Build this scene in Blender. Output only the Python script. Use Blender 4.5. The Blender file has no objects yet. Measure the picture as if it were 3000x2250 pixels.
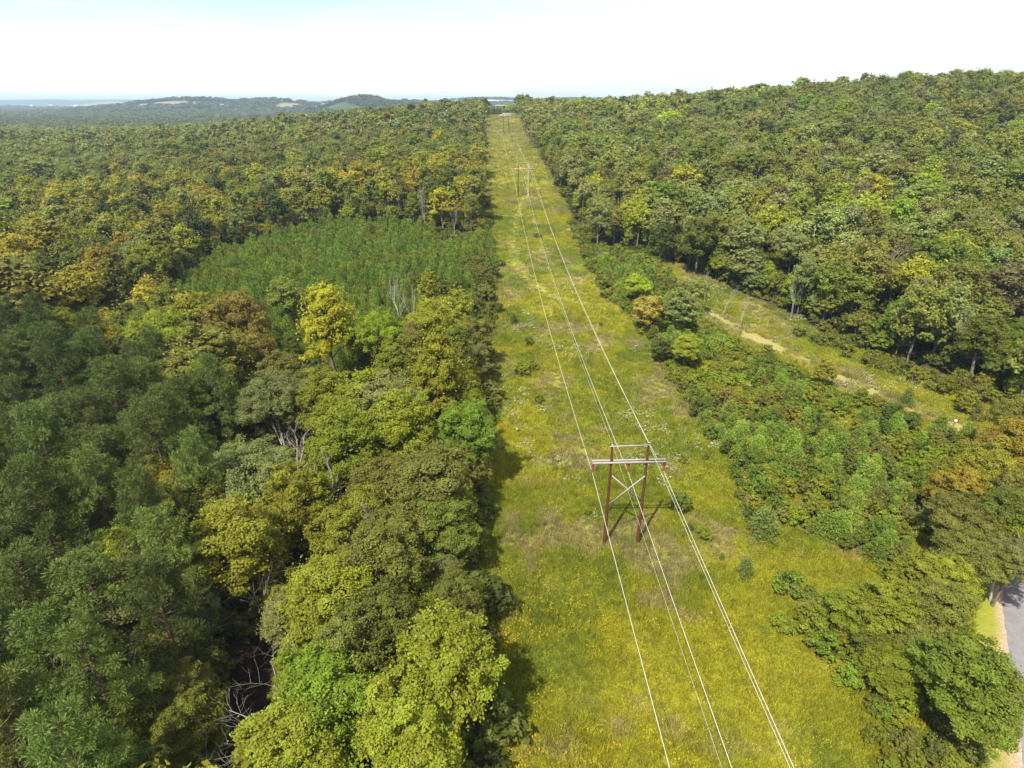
import bpy, math, random
import numpy as np

rng = np.random.default_rng(11)
random.seed(11)
S = bpy.context.scene
COL = S.collection
CAMZ, PITCH, FPX = 52.7, math.radians(25.24), 1750.0
cp, sp = math.cos(PITCH), math.sin(PITCH)

# ------------------------------------------------------------------ helpers
def hash2(ix, iy, s):
    v = np.sin(ix * 127.1 + iy * 311.7 + s * 74.7) * 43758.5453
    return v - np.floor(v)

def vnoise(x, y, scale, seed=0):
    x = np.asarray(x, float) / scale; y = np.asarray(y, float) / scale
    ix, iy = np.floor(x), np.floor(y); fx, fy = x - ix, y - iy
    fx = fx * fx * (3 - 2 * fx); fy = fy * fy * (3 - 2 * fy)
    a = hash2(ix, iy, seed); b = hash2(ix + 1, iy, seed)
    c = hash2(ix, iy + 1, seed); d = hash2(ix + 1, iy + 1, seed)
    return (a * (1 - fx) + b * fx) * (1 - fy) + (c * (1 - fx) + d * fx) * fy

def smooth(a, b, v):
    t = np.clip((np.asarray(v, float) - a) / (b - a), 0, 1)
    return t * t * (3 - 2 * t)

def xc(y):                       # centre line of the power line clearing
    return 16.5 - 0.0385 * np.asarray(y, float)

# ------------------------------------------------------------------ terrain
CPTS = np.array([
    (18,-150,-3),(16,0,-2),(15,30,-1),(14,62,0),(12,100,2),(10,160,6),(6,275,15),(0,430,23),(-5,567,28),(-9,640,35),(-10,680,39),(-12,740,39),(-14,830,31),
    (-40,0,-3),(-40,60,-2),(-40,120,0),(-60,200,4.5),(-45,250,10),(-100,100,0),(-150,200,2),(-250,300,3),(-120,330,9),(-60,400,17),
    (-250,500,11),(-120,500,21),(-80,600,32),(-200,620,25),(-350,650,13),(-400,400,3),(-300,100,0),(-600,600,2),(-600,1000,1),(-200,800,14),
    (-300,1000,3),(-1000,1000,0),(-110,690,32),
    (45,34,-2),(60,55,-1.5),(80,94,0),(67,122,1),(50,150,3),(40,200,7),(100,140,2),(80,165,5),(122,230,13),(164,309,22),(197,371,33),
    (244,459,51),(282,530,50),(370,640,36),(303,398,51),(120,80,0),(150,120,3),(200,200,14),(230,280,28),(145,541,43),(78,290,17),(109,406,27),
    (50,600,36),(30,440,25),(60,690,38),(0,900,28),(200,850,28),(420,480,52),(500,300,34),(300,100,8),(0,1200,8),(600,700,20),(0,-400,-4),(-400,-200,-4),(400,-200,0)], float)
PHI = lambda d: np.sqrt(d * d + 45.0 ** 2)
_d = np.hypot(CPTS[:, None, 0] - CPTS[None, :, 0], CPTS[:, None, 1] - CPTS[None, :, 1])
_A = np.zeros((len(CPTS) + 1,) * 2); _A[:-1, :-1] = PHI(_d) - np.eye(len(CPTS)) * 0.8; _A[:-1, -1] = 1; _A[-1, :-1] = 1
_W = np.linalg.solve(_A, np.append(CPTS[:, 2], 0))
HILLS = [(-1500,3100,58,300,260),(-1150,3150,57,260,230),(-850,3300,48,240,250),(-560,2500,66,120,200),(-430,2600,50,160,200),(-165,4200,70,420,500),
         (330,3900,60,500,500),(-5600,8600,92,2200,700),(-2500,8900,74,1500,800),(500,9000,66,2600,800),(4500,9000,70,2600,900),(1500,3600,40,900,600),
         (-3300,5200,32,900,700),(-900,5600,40,700,600)]

def H(x, y):
    x = np.atleast_1d(np.asarray(x, float)); y = np.atleast_1d(np.asarray(y, float))
    sh = x.shape; x = x.ravel(); y = y.ravel()
    z = np.zeros(len(x))
    for k in range(0, len(x), 60000):
        s = slice(k, k + 60000)
        d = np.hypot(x[s, None] - CPTS[None, :, 0], y[s, None] - CPTS[None, :, 1])
        z[s] = PHI(d) @ _W[:-1] + _W[-1]
    r = np.hypot(x, y)
    w = smooth(900, 1500, r)
    far = np.zeros(len(x))
    for hx, hy, a, sx, sy in HILLS:
        far = np.maximum(far, a * np.exp(-((x - hx) / sx) ** 2 / 2 - ((y - hy) / sy) ** 2 / 2))
    far += (vnoise(x, y, 700, 3) - .5) * 12 * smooth(1200, 2500, r)
    z = z * (1 - w) + far * w
    z += (vnoise(x, y, 38, 5) - .5) * 1.1 * smooth(25, 90, r) + (vnoise(x, y, 9, 6) - .5) * .3
    return z.reshape(sh)

def h1(x, y): return float(H(x, y)[0])

def project(x, y, z):            # world -> photo pixels (3000 wide)
    x = np.asarray(x, float); y = np.asarray(y, float); zz = np.asarray(z, float) - CAMZ
    zc = y * cp - zz * sp
    yc = -(zz * cp + y * sp)
    zc = np.where(zc < 1, 1, zc)
    return 1500 + FPX * x / zc, 1125 + FPX * yc / zc, zc

def at(px, py, lift=0.0):        # where the view ray through a photo point meets ground + lift
    dx, dy, dz = (px - 1500), FPX * cp - (py - 1125) * sp, -(py - 1125) * cp - FPX * sp
    s = np.linspace(0.008, .6, 4000)
    X, Y, Z = dx * s, dy * s, CAMZ + dz * s
    g = H(X, Y) + lift
    k = int(np.argmax(Z < g))
    return float(X[k]), float(Y[k])

def in_poly(x, y, P):
    x = np.asarray(x); y = np.asarray(y); c = np.zeros(x.shape, bool); n = len(P)
    for i in range(n):
        x1, y1 = P[i]; x2, y2 = P[(i + 1) % n]
        if y1 == y2: continue
        c ^= ((y1 > y) != (y2 > y)) & (x < (x2 - x1) * (y - y1) / (y2 - y1) + x1)
    return c

def seg_dist(x, y, L):
    x = np.asarray(x, float); y = np.asarray(y, float); d = np.full(x.shape, 1e9)
    for (x1, y1), (x2, y2) in zip(L[:-1], L[1:]):
        ux, uy = x2 - x1, y2 - y1
        t = np.clip(((x - x1) * ux + (y - y1) * uy) / (ux * ux + uy * uy), 0, 1)
        d = np.minimum(d, np.hypot(x - x1 - t * ux, y - y1 - t * uy))
    return d

def poly_sd(x, y, P):
    d = seg_dist(x, y, list(P) + [P[0]])
    return np.where(in_poly(x, y, P), d, -d)

PLANT = [(-100,200),(-86,228),(-68,238),(-32,226),(-6,210),(-5,150),(-14,118),(-40,116),(-78,135),(-97,166)]
REGROW = [(33,46),(34,82),(33,106),(31,130),(26,180),(31,196),(44,186),(50,160),(58,144),(66,122),(82,98),(72,78),(56,64),(45,55),(40,48)]
RFOREST = [(66,30),(84,72),(95,104),(80,132),(64,160),(50,190),(36,200),(27,206)]
TRACK = [(83,90),(76,100),(66,120),(57,136),(49,150),(42,160)]
TRACK2 = [(5,275),(3,250),(0,215),(1,190),(5,168),(12,154),(26,146),(42,152)]
ROAD = [(36.6,8),(43.8,24),(49.8,34),(62.5,54),(73,65),(96,78),(130,90),(170,96)]
GULLY = [(-27,20),(-25.5,30),(-26,38),(-28,46)]

def right_edge_x(y):             # x of the right wood's edge
    ys = [p[1] for p in RFOREST] + [230, 1200]
    xs = [p[0] for p in RFOREST] + [xc(230) + 15, xc(1200) + 15]
    return np.interp(y, ys, xs)

def wood(x, y):                  # True where tall trees grow
    e = (vnoise(x, y, 14, 9) - .5) * 5
    left = x < xc(y) - 19.5 + e * .7
    left &= poly_sd(x, y, PLANT) < -1.5
    left &= (seg_dist(x, y, GULLY) > 3.4) & (seg_dist(x, y, [(-28, 46), (-25, 37), (-19, 26)]) > 4.0)
    right = (x > right_edge_x(y) + 2 + e)
    right &= seg_dist(x, y, ROAD) > 6
    beyond = (y > 800) & (np.abs(x - xc(y)) < 30)
    return left | right | beyond

# ------------------------------------------------------------------ mesh building
def mesh_np(name, V, Q, mats, midx=None, tone=None, smooth_=False):
    """V (n,3) verts, Q (m,4) quads (or (m,3) tris)"""
    me = bpy.data.meshes.new(name)
    V = np.asarray(V, np.float32); Q = np.asarray(Q, np.int32)
    k = Q.shape[1]
    me.vertices.add(len(V)); me.vertices.foreach_set('co', V.ravel())
    me.loops.add(Q.size); me.loops.foreach_set('vertex_index', Q.ravel())
    me.polygons.add(len(Q)); me.polygons.foreach_set('loop_start', np.arange(0, Q.size, k, dtype=np.int32))
    if midx is not None: me.polygons.foreach_set('material_index', np.asarray(midx, np.int32))
    if smooth_: me.polygons.foreach_set('use_smooth', np.ones(len(Q), bool))
    for m in mats: me.materials.append(m)
    if tone is not None:
        a = me.attributes.new('tone', 'FLOAT', 'POINT'); a.data.foreach_set('value', np.asarray(tone, np.float32))
    me.update(calc_edges=True); me.validate()
    return me

def unit(v): return v / np.maximum(np.linalg.norm(v, axis=-1, keepdims=True), 1e-9)

def leaves(P, N, size, rg, aspect=.62, fold=.18):
    n = len(P)
    t = unit(np.cross(N, rg.normal(size=(n, 3)))); b = np.cross(N, t)
    L = (size * rg.uniform(.65, 1.35, n))[:, None]
    c = P - N * L * fold * .4
    V = np.stack([P - t * L * .5, c + b * L * aspect * .5 + N * L * fold * .5, P + t * L * .5, c - b * L * aspect * .5 + N * L * fold * .5], 1).reshape(-1, 3)
    return V, np.arange(4 * n).reshape(n, 4)

def tube(pts, rad, sides=6):
    pts = np.asarray(pts, float); n = len(pts); V = []; Q = []
    for i in range(n):
        d = pts[min(i + 1, n - 1)] - pts[max(i - 1, 0)]; d = d / (np.linalg.norm(d) + 1e-9)
        a = np.array([1, 0, 0]) if abs(d[0]) < .8 else np.array([0, 1, 0])
        u = np.cross(d, a); u /= np.linalg.norm(u); v = np.cross(d, u)
        for k in range(sides):
            an = 2 * math.pi * k / sides
            V.append(pts[i] + (u * math.cos(an) + v * math.sin(an)) * rad[i])
    for i in range(n - 1):
        for k in range(sides):
            k2 = (k + 1) % sides
            Q.append((i * sides + k, i * sides + k2, (i + 1) * sides + k2, (i + 1) * sides + k))
    return np.array(V), np.array(Q)

def join(parts):
    Vs, Qs, o = [], [], 0
    for V, Q in parts:
        Vs.append(V); Qs.append(Q + o); o += len(V)
    return np.concatenate(Vs), np.concatenate(Qs)

# ------------------------------------------------------------------ materials
def newmat(name):
    m = bpy.data.materials.new(name); m.use_nodes = True
    nt = m.node_tree; nt.nodes.clear()
    return m, nt, nt.nodes, nt.links

def N(ns, t, **kw):
    n = ns.new(t)
    for k, v in kw.items():
        if k == 'inp':
            for a, b in v.items(): n.inputs[a].default_value = b
        else: setattr(n, k, v)
    return n

def ramp(ns, stops, interp='LINEAR'):
    r = ns.new('ShaderNodeValToRGB'); r.color_ramp.interpolation = interp
    e = r.color_ramp.elements
    while len(e) < len(stops): e.new(.5)
    for s, (p, c) in zip(e, stops): s.position = p; s.color = (*c, 1) if len(c) == 3 else c
    return r

def leaf_mat(name, stuff, fixed=None, trans=.42, var=.36, needle=False):
    m, nt, ns, lk = newmat(name)
    out = N(ns, 'ShaderNodeOutputMaterial')
    if fixed is not None: src = N(ns, 'ShaderNodeRGB'); src.outputs[0].default_value = (*fixed, 1); base = src.outputs[0]
    elif stuff: src = N(ns, 'ShaderNodeAttribute', attribute_name='tint', attribute_type='INSTANCER'); base = src.outputs['Color']
    else: src = N(ns, 'ShaderNodeObjectInfo'); base = src.outputs['Color']
    geo = N(ns, 'ShaderNodeNewGeometry')
    tone = N(ns, 'ShaderNodeAttribute', attribute_name='tone')
    # value variation from leaf to leaf and from spray to spray
    mr = N(ns, 'ShaderNodeMapRange', inp={3: 1 - var * .55, 4: 1 + var * .7}); lk.new(geo.outputs['Random Per Island'], mr.inputs[0])
    mt = N(ns, 'ShaderNodeMapRange', inp={3: .78, 4: 1.25}); lk.new(tone.outputs['Fac'], mt.inputs[0])
    mu = N(ns, 'ShaderNodeMath', operation='MULTIPLY'); lk.new(mr.outputs[0], mu.inputs[0]); lk.new(mt.outputs[0], mu.inputs[1])
    hs = N(ns, 'ShaderNodeHueSaturation'); lk.new(base, hs.inputs['Color']); lk.new(mu.outputs[0], hs.inputs['Value'])
    mh = N(ns, 'ShaderNodeMapRange', inp={3: .491, 4: .511}); lk.new(tone.outputs['Fac'], mh.inputs[0]); lk.new(mh.outputs[0], hs.inputs['Hue'])
    # turning leaves: a noise field through the crown drifts some sprays to yellow
    tc = N(ns, 'ShaderNodeTexCoord'); no = N(ns, 'ShaderNodeTexNoise', inp={'Scale': .35, 'Detail': 2.0}); lk.new(tc.outputs['Object'], no.inputs['Vector'])
    mx = N(ns, 'ShaderNodeMix', data_type='RGBA', blend_type='MULTIPLY')
    mf = N(ns, 'ShaderNodeMapRange', inp={1: .48, 2: .7, 3: 0, 4: .2 if needle else .45}); lk.new(no.outputs['Fac'], mf.inputs[0]); lk.new(mf.outputs[0], mx.inputs['Factor'])
    lk.new(hs.outputs[0], mx.inputs['A']); mx.inputs['B'].default_value = (1.16, 1.04, .85, 1)
    p = N(ns, 'ShaderNodeBsdfPrincipled', inp={'Roughness': .6, 'Specular IOR Level': .22}); lk.new(mx.outputs['Result'], p.inputs['Base Color'])
    tr = N(ns, 'ShaderNodeBsdfTranslucent')
    tm = N(ns, 'ShaderNodeMix', data_type='RGBA', blend_type='MULTIPLY', inp={'Factor': 1.0}); lk.new(mx.outputs['Result'], tm.inputs['A']); tm.inputs['B'].default_value = (1.5, 1.5, .7, 1)
    lk.new(tm.outputs['Result'], tr.inputs['Color'])
    ms = N(ns, 'ShaderNodeMixShader', inp={0: trans}); lk.new(p.outputs[0], ms.inputs[1]); lk.new(tr.outputs[0], ms.inputs[2])
    lk.new(ms.outputs[0], out.inputs['Surface'])
    return m

def plain(name, a, b, scale=6, rough=.85, stretch=(1, 1, 1), bump=.3, detail=5):
    m, nt, ns, lk = newmat(name)
    out = N(ns, 'ShaderNodeOutputMaterial'); p = N(ns, 'ShaderNodeBsdfPrincipled', inp={'Roughness': rough, 'Specular IOR Level': .3})
    tc = N(ns, 'ShaderNodeTexCoord'); mp = N(ns, 'ShaderNodeMapping'); mp.inputs['Scale'].default_value = stretch
    no = N(ns, 'ShaderNodeTexNoise', inp={'Scale': scale, 'Detail': detail, 'Roughness': .65})
    lk.new(tc.outputs['Object'], mp.inputs[0]); lk.new(mp.outputs[0], no.inputs['Vector'])
    r = ramp(ns, [(.3, a), (.7, b)]); lk.new(no.outputs['Fac'], r.inputs[0]); lk.new(r.outputs[0], p.inputs['Base Color'])
    if bump:
        bu = N(ns, 'ShaderNodeBump', inp={'Strength': bump, 'Distance': .05}); lk.new(no.outputs['Fac'], bu.inputs['Height']); lk.new(bu.outputs[0], p.inputs['Normal'])
    lk.new(p.outputs[0], out.inputs['Surface'])
    return m

M_LEAF = leaf_mat('leaf', False); M_LEAF_S = leaf_mat('leaf_stuff', True)
M_NEED = leaf_mat('needle', False, trans=.12, var=.5, needle=True); M_NEED_S = leaf_mat('needle_stuff', True, trans=.2, var=.45, needle=True)
M_BARK = plain('bark', (.09, .07, .05), (.2, .16, .12), 5, stretch=(1, 1, .25))
M_PBARK = plain('pine_bark', (.08, .05, .035), (.17, .11, .075), 5, stretch=(1, 1, .25))
M_PALE = plain('pale_bark', (.22, .2, .17), (.42, .39, .34), 4, stretch=(1, 1, .4))
M_GREY = plain('grey_twig', (.15, .13, .10), (.27, .24, .20), 3)

# ------------------------------------------------------------------ vegetation prototypes
def crown_points(rg, R, Ht, base, form, nclump, nleaf, leaf):
    """Clumps of leaves round limb ends; returns P, Nrm, tone, clump centres."""
    cz = (base + Ht) / 2; hz = (Ht - base) / 2
    C = []; k = 0
    while len(C) < nclump and k < 5000:
        k += 1
        d = unit(rg.normal(size=3)); 
        if d[2] < -.55: continue
        q = rg.uniform(.45, .86)
        p = d * q
        zz = p[2]
        if form == 'cone': w = 1.0 - .62 * max(0, (zz + .3)) ; 
        elif form == 'tall': w = .95 - .35 * max(0, zz)
        elif form == 'flat': w = 1.12
        else: w = 1.0
        c = np.array([p[0] * R * w, p[1] * R * w, cz + p[2] * hz])
        if all(np.linalg.norm((c - o[0]) * np.array([1, 1, .8])) > .26 * R for o in C) or k > 1500:
            rc = R * rg.uniform(.16, .36) * (.8 if form in ('cone', 'tall') else 1)
            C.append((c, rc))
    tot = sum(c[1] ** 2 for c in C)
    P, Nn, T = [], [], []
    for c, rc in C:
        n = max(8, int(nleaf * rc * rc / tot))
        d = unit(rg.normal(size=(n, 3)) + np.array([0, 0, .25]))
        # lumpy clump: radius modulated by a few random directions
        lob = unit(rg.normal(size=(5, 3))); m = np.max(d @ lob.T, axis=1)
        rad = rc * (.62 + .5 * np.clip(m, 0, 1) ** 3) * rg.uniform(0.5, 1.0, n) ** .33
        flat = .55 if form == 'flat' else .8
        P.append(c + d * rad[:, None] * np.array([1, 1, flat]))
        Nn.append(unit(d + np.array([0, 0, .55]) + rg.normal(size=(n, 3)) * .55))
        T.append(np.full(n, rg.uniform(0, 1)) * .7 + rg.uniform(0, .3, n))
    # sprays at twig ends poke out past the clumps
    for _ in range(nclump * 2):
        c, rc = C[rg.integers(len(C))]; d = unit(rg.normal(size=3) + (c - np.array([0, 0, cz - hz * .5])) / R * .7)
        n = max(5, nleaf // 260); e = c + d * rc * rg.uniform(.85, 1.45)
        P.append(e + rg.normal(size=(n, 3)) * rc * np.array([.2, .2, .13])); Nn.append(unit(d * .4 + np.array([0, 0, .8]) + rg.normal(size=(n, 3)) * .5)); T.append(np.full(n, rg.uniform(0, 1)))
    n = nleaf // 14
    d = unit(rg.normal(size=(n, 3))); d[:, 2] = np.abs(d[:, 2]) * 1.1 - .1
    P.append(np.array([0, 0, cz]) + d * np.array([R, R, hz]) * rg.uniform(.5, 1.06, n)[:, None]); Nn.append(unit(d + rg.normal(size=(n, 3)))); T.append(rg.uniform(0, 1, n))
    return np.concatenate(P), np.concatenate(Nn), np.concatenate(T), C

def trunk_geo(rg, R, Ht, C, nlimb, sides=6, r0=None):
    r0 = r0 or .016 * Ht + .05
    lean = rg.normal(size=2) * .3
    zs = np.linspace(-1.0, Ht * .8, 7)
    ax = lambda z: np.array([lean[0] * z / Ht * 2, lean[1] * z / Ht * 2, z])
    parts = [tube([ax(z) for z in zs], [r0 * (1 - .85 * max(0, z) / (Ht * .8)) for z in zs], sides)]
    for c, rc in C[:nlimb]:
        z0 = max(Ht * .22, c[2] - rg.uniform(.35, .8) * math.hypot(c[0], c[1]) - .5)
        a = ax(min(z0, Ht * .72)); mid = (a + c) / 2 + np.array([0, 0, .25]) + rg.normal(size=3) * .2
        rr = r0 * .42 * (1 - z0 / Ht * .6)
        parts.append(tube([a, mid, c], [rr, rr * .6, rr * .2], max(3, sides - 2)))
        for q in range(2):
            e = c + unit(rg.normal(size=3) + np.array([0, 0, .4])) * rc * .9
            parts.append(tube([(mid + c) / 2, e], [rr * .35, rr * .08], 3))
    return join(parts)

def broadleaf(seed, R, Ht, base, form, nclump, nleaf, leaf, nlimb, lod):
    rg = np.random.default_rng(seed)
    P, Nn, T, C = crown_points(rg, R, Ht, base, form, nclump, nleaf, leaf)
    V, Q = leaves(P, Nn, leaf, rg)
    return V, Q, np.repeat(T, 4), trunk_geo(rg, R, Ht, C, nlimb, 7 if lod == 0 else 4)

def pine(seed, R, Ht, base, per, tufts, need, nlen, nwid, whorl, sides=6, ex=.62):
    rg = np.random.default_rng(seed)
    P, D, L, T = [], [], [], []; parts = []
    r0 = .013 * Ht + .03
    zs = np.linspace(-1, Ht * .97, 6)
    parts.append(tube([(0, 0, z) for z in zs], [r0 * (1 - .9 * max(0, z) / Ht) for z in zs], sides))
    z = base
    while z < Ht * .985:
        t = (z - base) / (Ht - base)
        prof = R * (1 - t) ** ex * (.55 + .45 * min(1, t * (4 if ex < .7 else 12))) + .25
        a0 = rg.uniform(0, 6.28)
        for k in range(per):
            an = a0 + 6.283 * k / per + rg.normal() * .25
            ln = prof * rg.uniform(.65, 1.15)
            up = .1 + .55 * t + rg.normal() * .08
            d = np.array([math.cos(an), math.sin(an), up])
            st = np.array([0, 0, z + rg.normal() * .15 * whorl])
            en = st + d * ln
            if ln > 1.2: parts.append(tube([st, en], [r0 * .22, r0 * .05], 3))
            tt = rg.uniform(0, 1)
            nt_ = max(1, int(round(tufts * ln / R)))
            for j in range(nt_):
                f = 1 - (j / max(1, nt_)) * .62
                c = st + d * ln * f + rg.normal(size=3) * ln * .1 * (1 - .3 * f)
                rad = (.27 + .115 * R) * rg.uniform(.8, 1.25)
                n = need
                dd = unit(rg.normal(size=(n, 3)) + np.array([0, 0, .55]))
                P.append(c + dd * rad * rg.uniform(.25, .75, n)[:, None]); D.append(dd); T.append(np.clip(np.full(n, tt * .5 + rg.uniform(0, .5)), 0, 1))
        z += whorl * rg.uniform(.8, 1.2) * (1 - .45 * t)
    P = np.concatenate(P); D = np.concatenate(D); T = np.concatenate(T); n = len(P)
    side = unit(np.cross(D, rg.normal(size=(n, 3))))
    ln = (nlen * rg.uniform(.7, 1.2, n))[:, None]
    V = np.stack([P - side * nwid * .35, P + side * nwid * .35, P + D * ln + side * nwid * .5, P + D * ln - side * nwid * .5], 1).reshape(-1, 3)
    return V, np.arange(4 * n).reshape(n, 4), np.repeat(T, 4), join(parts)

def bare(seed, Ht, spread, depth, r0, up=.5):
    rg = np.random.default_rng(seed); parts = []
    def grow(p, d, ln, r, k):
        mid = p + d * ln * .5 + rg.normal(size=3) * ln * .05; e = p + d * ln + rg.normal(size=3) * ln * .07
        parts.append(tube([p, mid, e], [r, r * .8, r * .6], 5 if k > 2 else 3))
        if k == 0: return
        for q in range(3 if k > 1 else 2):
            nd = unit(d + rg.normal(size=3) * spread + np.array([0, 0, up * .3]))
            s = rg.uniform(.35, 1)
            grow(p + (e - p) * s, nd, ln * rg.uniform(.5, .78), r * .5, k - 1)
    grow(np.array([0, 0, -.5]), np.array([rg.normal() * .06, rg.normal() * .06, 1.0]), Ht * .5, r0, depth)
    return join(parts)

def both(V, Q, T, tr):           # crown and trunk in one mesh
    TV, TQ = tr
    return (np.concatenate([V, TV]), np.concatenate([Q, TQ + len(V)]), np.concatenate([T, np.full(len(TV), .5)]), np.concatenate([np.zeros(len(Q), int), np.ones(len(TQ), int)]))

FORMS = ['round', 'round', 'tall', 'flat', 'round', 'cone', 'tall', 'round']
# unit of every broadleaf prototype: R about 5, Ht about 18
BL0, BL1 = [], []
for i, f in enumerate(FORMS):
    R = {'round': 5.0, 'tall': 4.3, 'flat': 5.8, 'cone': 4.3}[f]; base = {'round': 3.8, 'tall': 3.5, 'flat': 7.5, 'cone': 3}[f]
    V, Q, T, tr = broadleaf(100 + i, R, 18, base, f, 50, 31000, .27, 16, 0)
    BL0.append((mesh_np('crown', V, Q, [M_LEAF], tone=T), mesh_np('trunk', *tr, [M_BARK], smooth_=True), f))
    V, Q, T, tr = broadleaf(200 + i, R, 18, base, f, 36, 6200, .55, 7, 1)
    BL1.append((mesh_np('crown', V, Q, [M_LEAF], tone=T), mesh_np('trunk', *tr, [M_BARK], smooth_=True), f))
BL2, BL3 = [], []
for i in range(7):
    f = FORMS[i]; R = {'round': 4.8, 'tall': 4.2, 'flat': 5.2, 'cone': 4.2}[f]
    V, Q, T, tr = broadleaf(300 + i, R, 18, 5, f, 20, 3600, .68, 3, 2); b = both(V, Q, T, tr); BL2.append(mesh_np('tree_mid', b[0], b[1], [M_LEAF_S, M_BARK], b[3], b[2]))
    V, Q, T, tr = broadleaf(400 + i, R, 18, 6, f, 14, 520, 1.7, 0, 3); b = both(V, Q, T, tr); BL3.append(mesh_np('tree_far', b[0], b[1], [M_LEAF_S, M_BARK], b[3], b[2]))
BL1S = []
for i in range(4):
    V, Q, T, tr = broadleaf(230 + i, 5, 18, 4, FORMS[i], 34, 5600, .55, 5, 1); b = both(V, Q, T, tr); BL1S.append(mesh_np('tree_near', b[0], b[1], [M_LEAF_S, M_BARK], b[3], b[2]))
PN0 = []
for i in range(5):
    V, Q, T, tr = pine(500 + i, 4.4, 19, 4.5, 5, 6, 150, .26, .048, 1.55)
    PN0.append((mesh_np('crown', V, Q, [M_NEED], tone=T), mesh_np('trunk', *tr, [M_PBARK], smooth_=True)))
YP = []; YPS = []
for i in range(4):
    V, Q, T, tr = pine(520 + i, 1.5, 4.2, .3, 6, 4, 15, .32, .07, .42, 4, .95); b = both(V, Q, T, tr)
    YP.append(mesh_np('young_pine', b[0], b[1], [M_NEED, M_PBARK], b[3], b[2]))
    V, Q, T, tr = pine(530 + i, 1.5, 4.2, .4, 5, 2, 10, .45, .13, .55, 3, .95); b = both(V, Q, T, tr)
    YPS.append(mesh_np('young_pine_far', b[0], b[1], [M_NEED_S, M_PBARK], b[3], b[2]))
SP = []; SPS = []
for i in range(4):               # saplings, broad leaves down to the ground, unit height 4
    V, Q, T, tr = broadleaf(600 + i, 1.5, 4, .3, ['round', 'cone', 'round', 'tall'][i], 20, 1500, .26, 5, 1); b = both(V, Q, T, tr)
    SP.append(mesh_np('sapling', b[0], b[1], [M_LEAF, M_BARK], b[3], b[2]))
    V, Q, T, tr = broadleaf(620 + i, 1.6, 2.6, -.2, 'round', 14, 520, .36, 2, 1); b = both(V, Q, T, tr)
    SPS.append(mesh_np('shrub_far', b[0], b[1], [M_LEAF_S, M_BARK], b[3], b[2]))
BARE = [mesh_np('bare_tree', *bare(700, 11, .42, 5, .12), [M_PALE]), mesh_np('bare_tree', *bare(701, 9, .6, 5, .10), [M_GREY]), mesh_np('bare_tree', *bare(702, 10, .3, 4, .14), [M_PALE])]

# ------------------------------------------------------------------ object helpers
def tag(o, label=None, cat=None, group=None, kind=None):
    if label: o['label'] = label
    if cat: o['category'] = cat
    if group: o['group'] = group
    if kind: o['kind'] = kind
    return o

def link(name, me, parent=None, loc=None, rz=0, sc=(1, 1, 1), col=None):
    o = bpy.data.objects.new(name, me); COL.objects.link(o)
    if parent: o.parent = parent
    if loc is not None: o.location = loc
    o.rotation_euler = (0, 0, rz); o.scale = sc
    if col is not None: o.color = (*col, 1)
    return o

def scatter(name, protos, pts, rot, sc, idx, tint, label, cat):
    """one object: a mesh of points that carries instances (kind stuff)"""
    pc = bpy.data.collections.new(name + '_source')
    for i, me in enumerate(protos):
        o = bpy.data.objects.new('%s_source_%02d' % (name, i), me); pc.objects.link(o)
    me = bpy.data.meshes.new(name); n = len(pts)
    me.vertices.add(n); me.vertices.foreach_set('co', np.asarray(pts, np.float32).ravel())
    for nm, ty, arr, key in (('rot', 'FLOAT_VECTOR', rot, 'vector'), ('scl', 'FLOAT_VECTOR', sc, 'vector'), ('idx', 'INT', idx, 'value'), ('tint', 'FLOAT_COLOR', tint, 'color')):
        a = me.attributes.new(nm, ty, 'POINT')
        arr = np.asarray(arr, np.int32 if ty == 'INT' else np.float32)
        if ty == 'FLOAT_COLOR': arr = np.concatenate([arr, np.ones((n, 1), np.float32)], 1).astype(np.float32)
        a.data.foreach_set(key, arr.ravel())
    o = bpy.data.objects.new(name, me); COL.objects.link(o)
    g = bpy.data.node_groups.new(name + '_nodes', 'GeometryNodeTree')
    g.interface.new_socket('Geometry', in_out='INPUT', socket_type='NodeSocketGeometry')
    g.interface.new_socket('Geometry', in_out='OUTPUT', socket_type='NodeSocketGeometry')
    gi = g.nodes.new('NodeGroupInput'); go = g.nodes.new('NodeGroupOutput')
    ci = g.nodes.new('GeometryNodeCollectionInfo'); ci.inputs['Collection'].default_value = pc
    ci.inputs['Separate Children'].default_value = True; ci.inputs['Reset Children'].default_value = True
    ip = g.nodes.new('GeometryNodeInstanceOnPoints'); ip.inputs['Pick Instance'].default_value = True
    def na(nm, t):
        q = g.nodes.new('GeometryNodeInputNamedAttribute'); q.data_type = t; q.inputs['Name'].default_value = nm
        return [s for s in q.outputs if s.enabled and s.name == 'Attribute'][0]
    g.links.new(gi.outputs[0], ip.inputs['Points']); g.links.new(ci.outputs[0], ip.inputs['Instance'])
    g.links.new(na('idx', 'INT'), ip.inputs['Instance Index'])
    g.links.new(na('rot', 'FLOAT_VECTOR'), ip.inputs['Rotation']); g.links.new(na('scl', 'FLOAT_VECTOR'), ip.inputs['Scale'])
    g.links.new(ip.outputs[0], go.inputs[0])
    md = o.modifiers.new('scatter', 'NODES'); md.node_group = g
    return tag(o, label, cat, kind='stuff')

PAL = {
    'dark green': (.066, .080, .016), 'green': (.104, .126, .018), 'olive': (.140, .144, .026), 'grey-green': (.144, .156, .048),
    'lime green': (.170, .205, .016), 'yellow-green': (.176, .186, .016), 'golden': (.215, .190, .020), 'orange-brown': (.190, .150, .028),
    'dull brown': (.108, .084, .034), 'bright green': (.106, .145, .016), 'bright yellow': (.270, .265, .018)}

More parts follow.
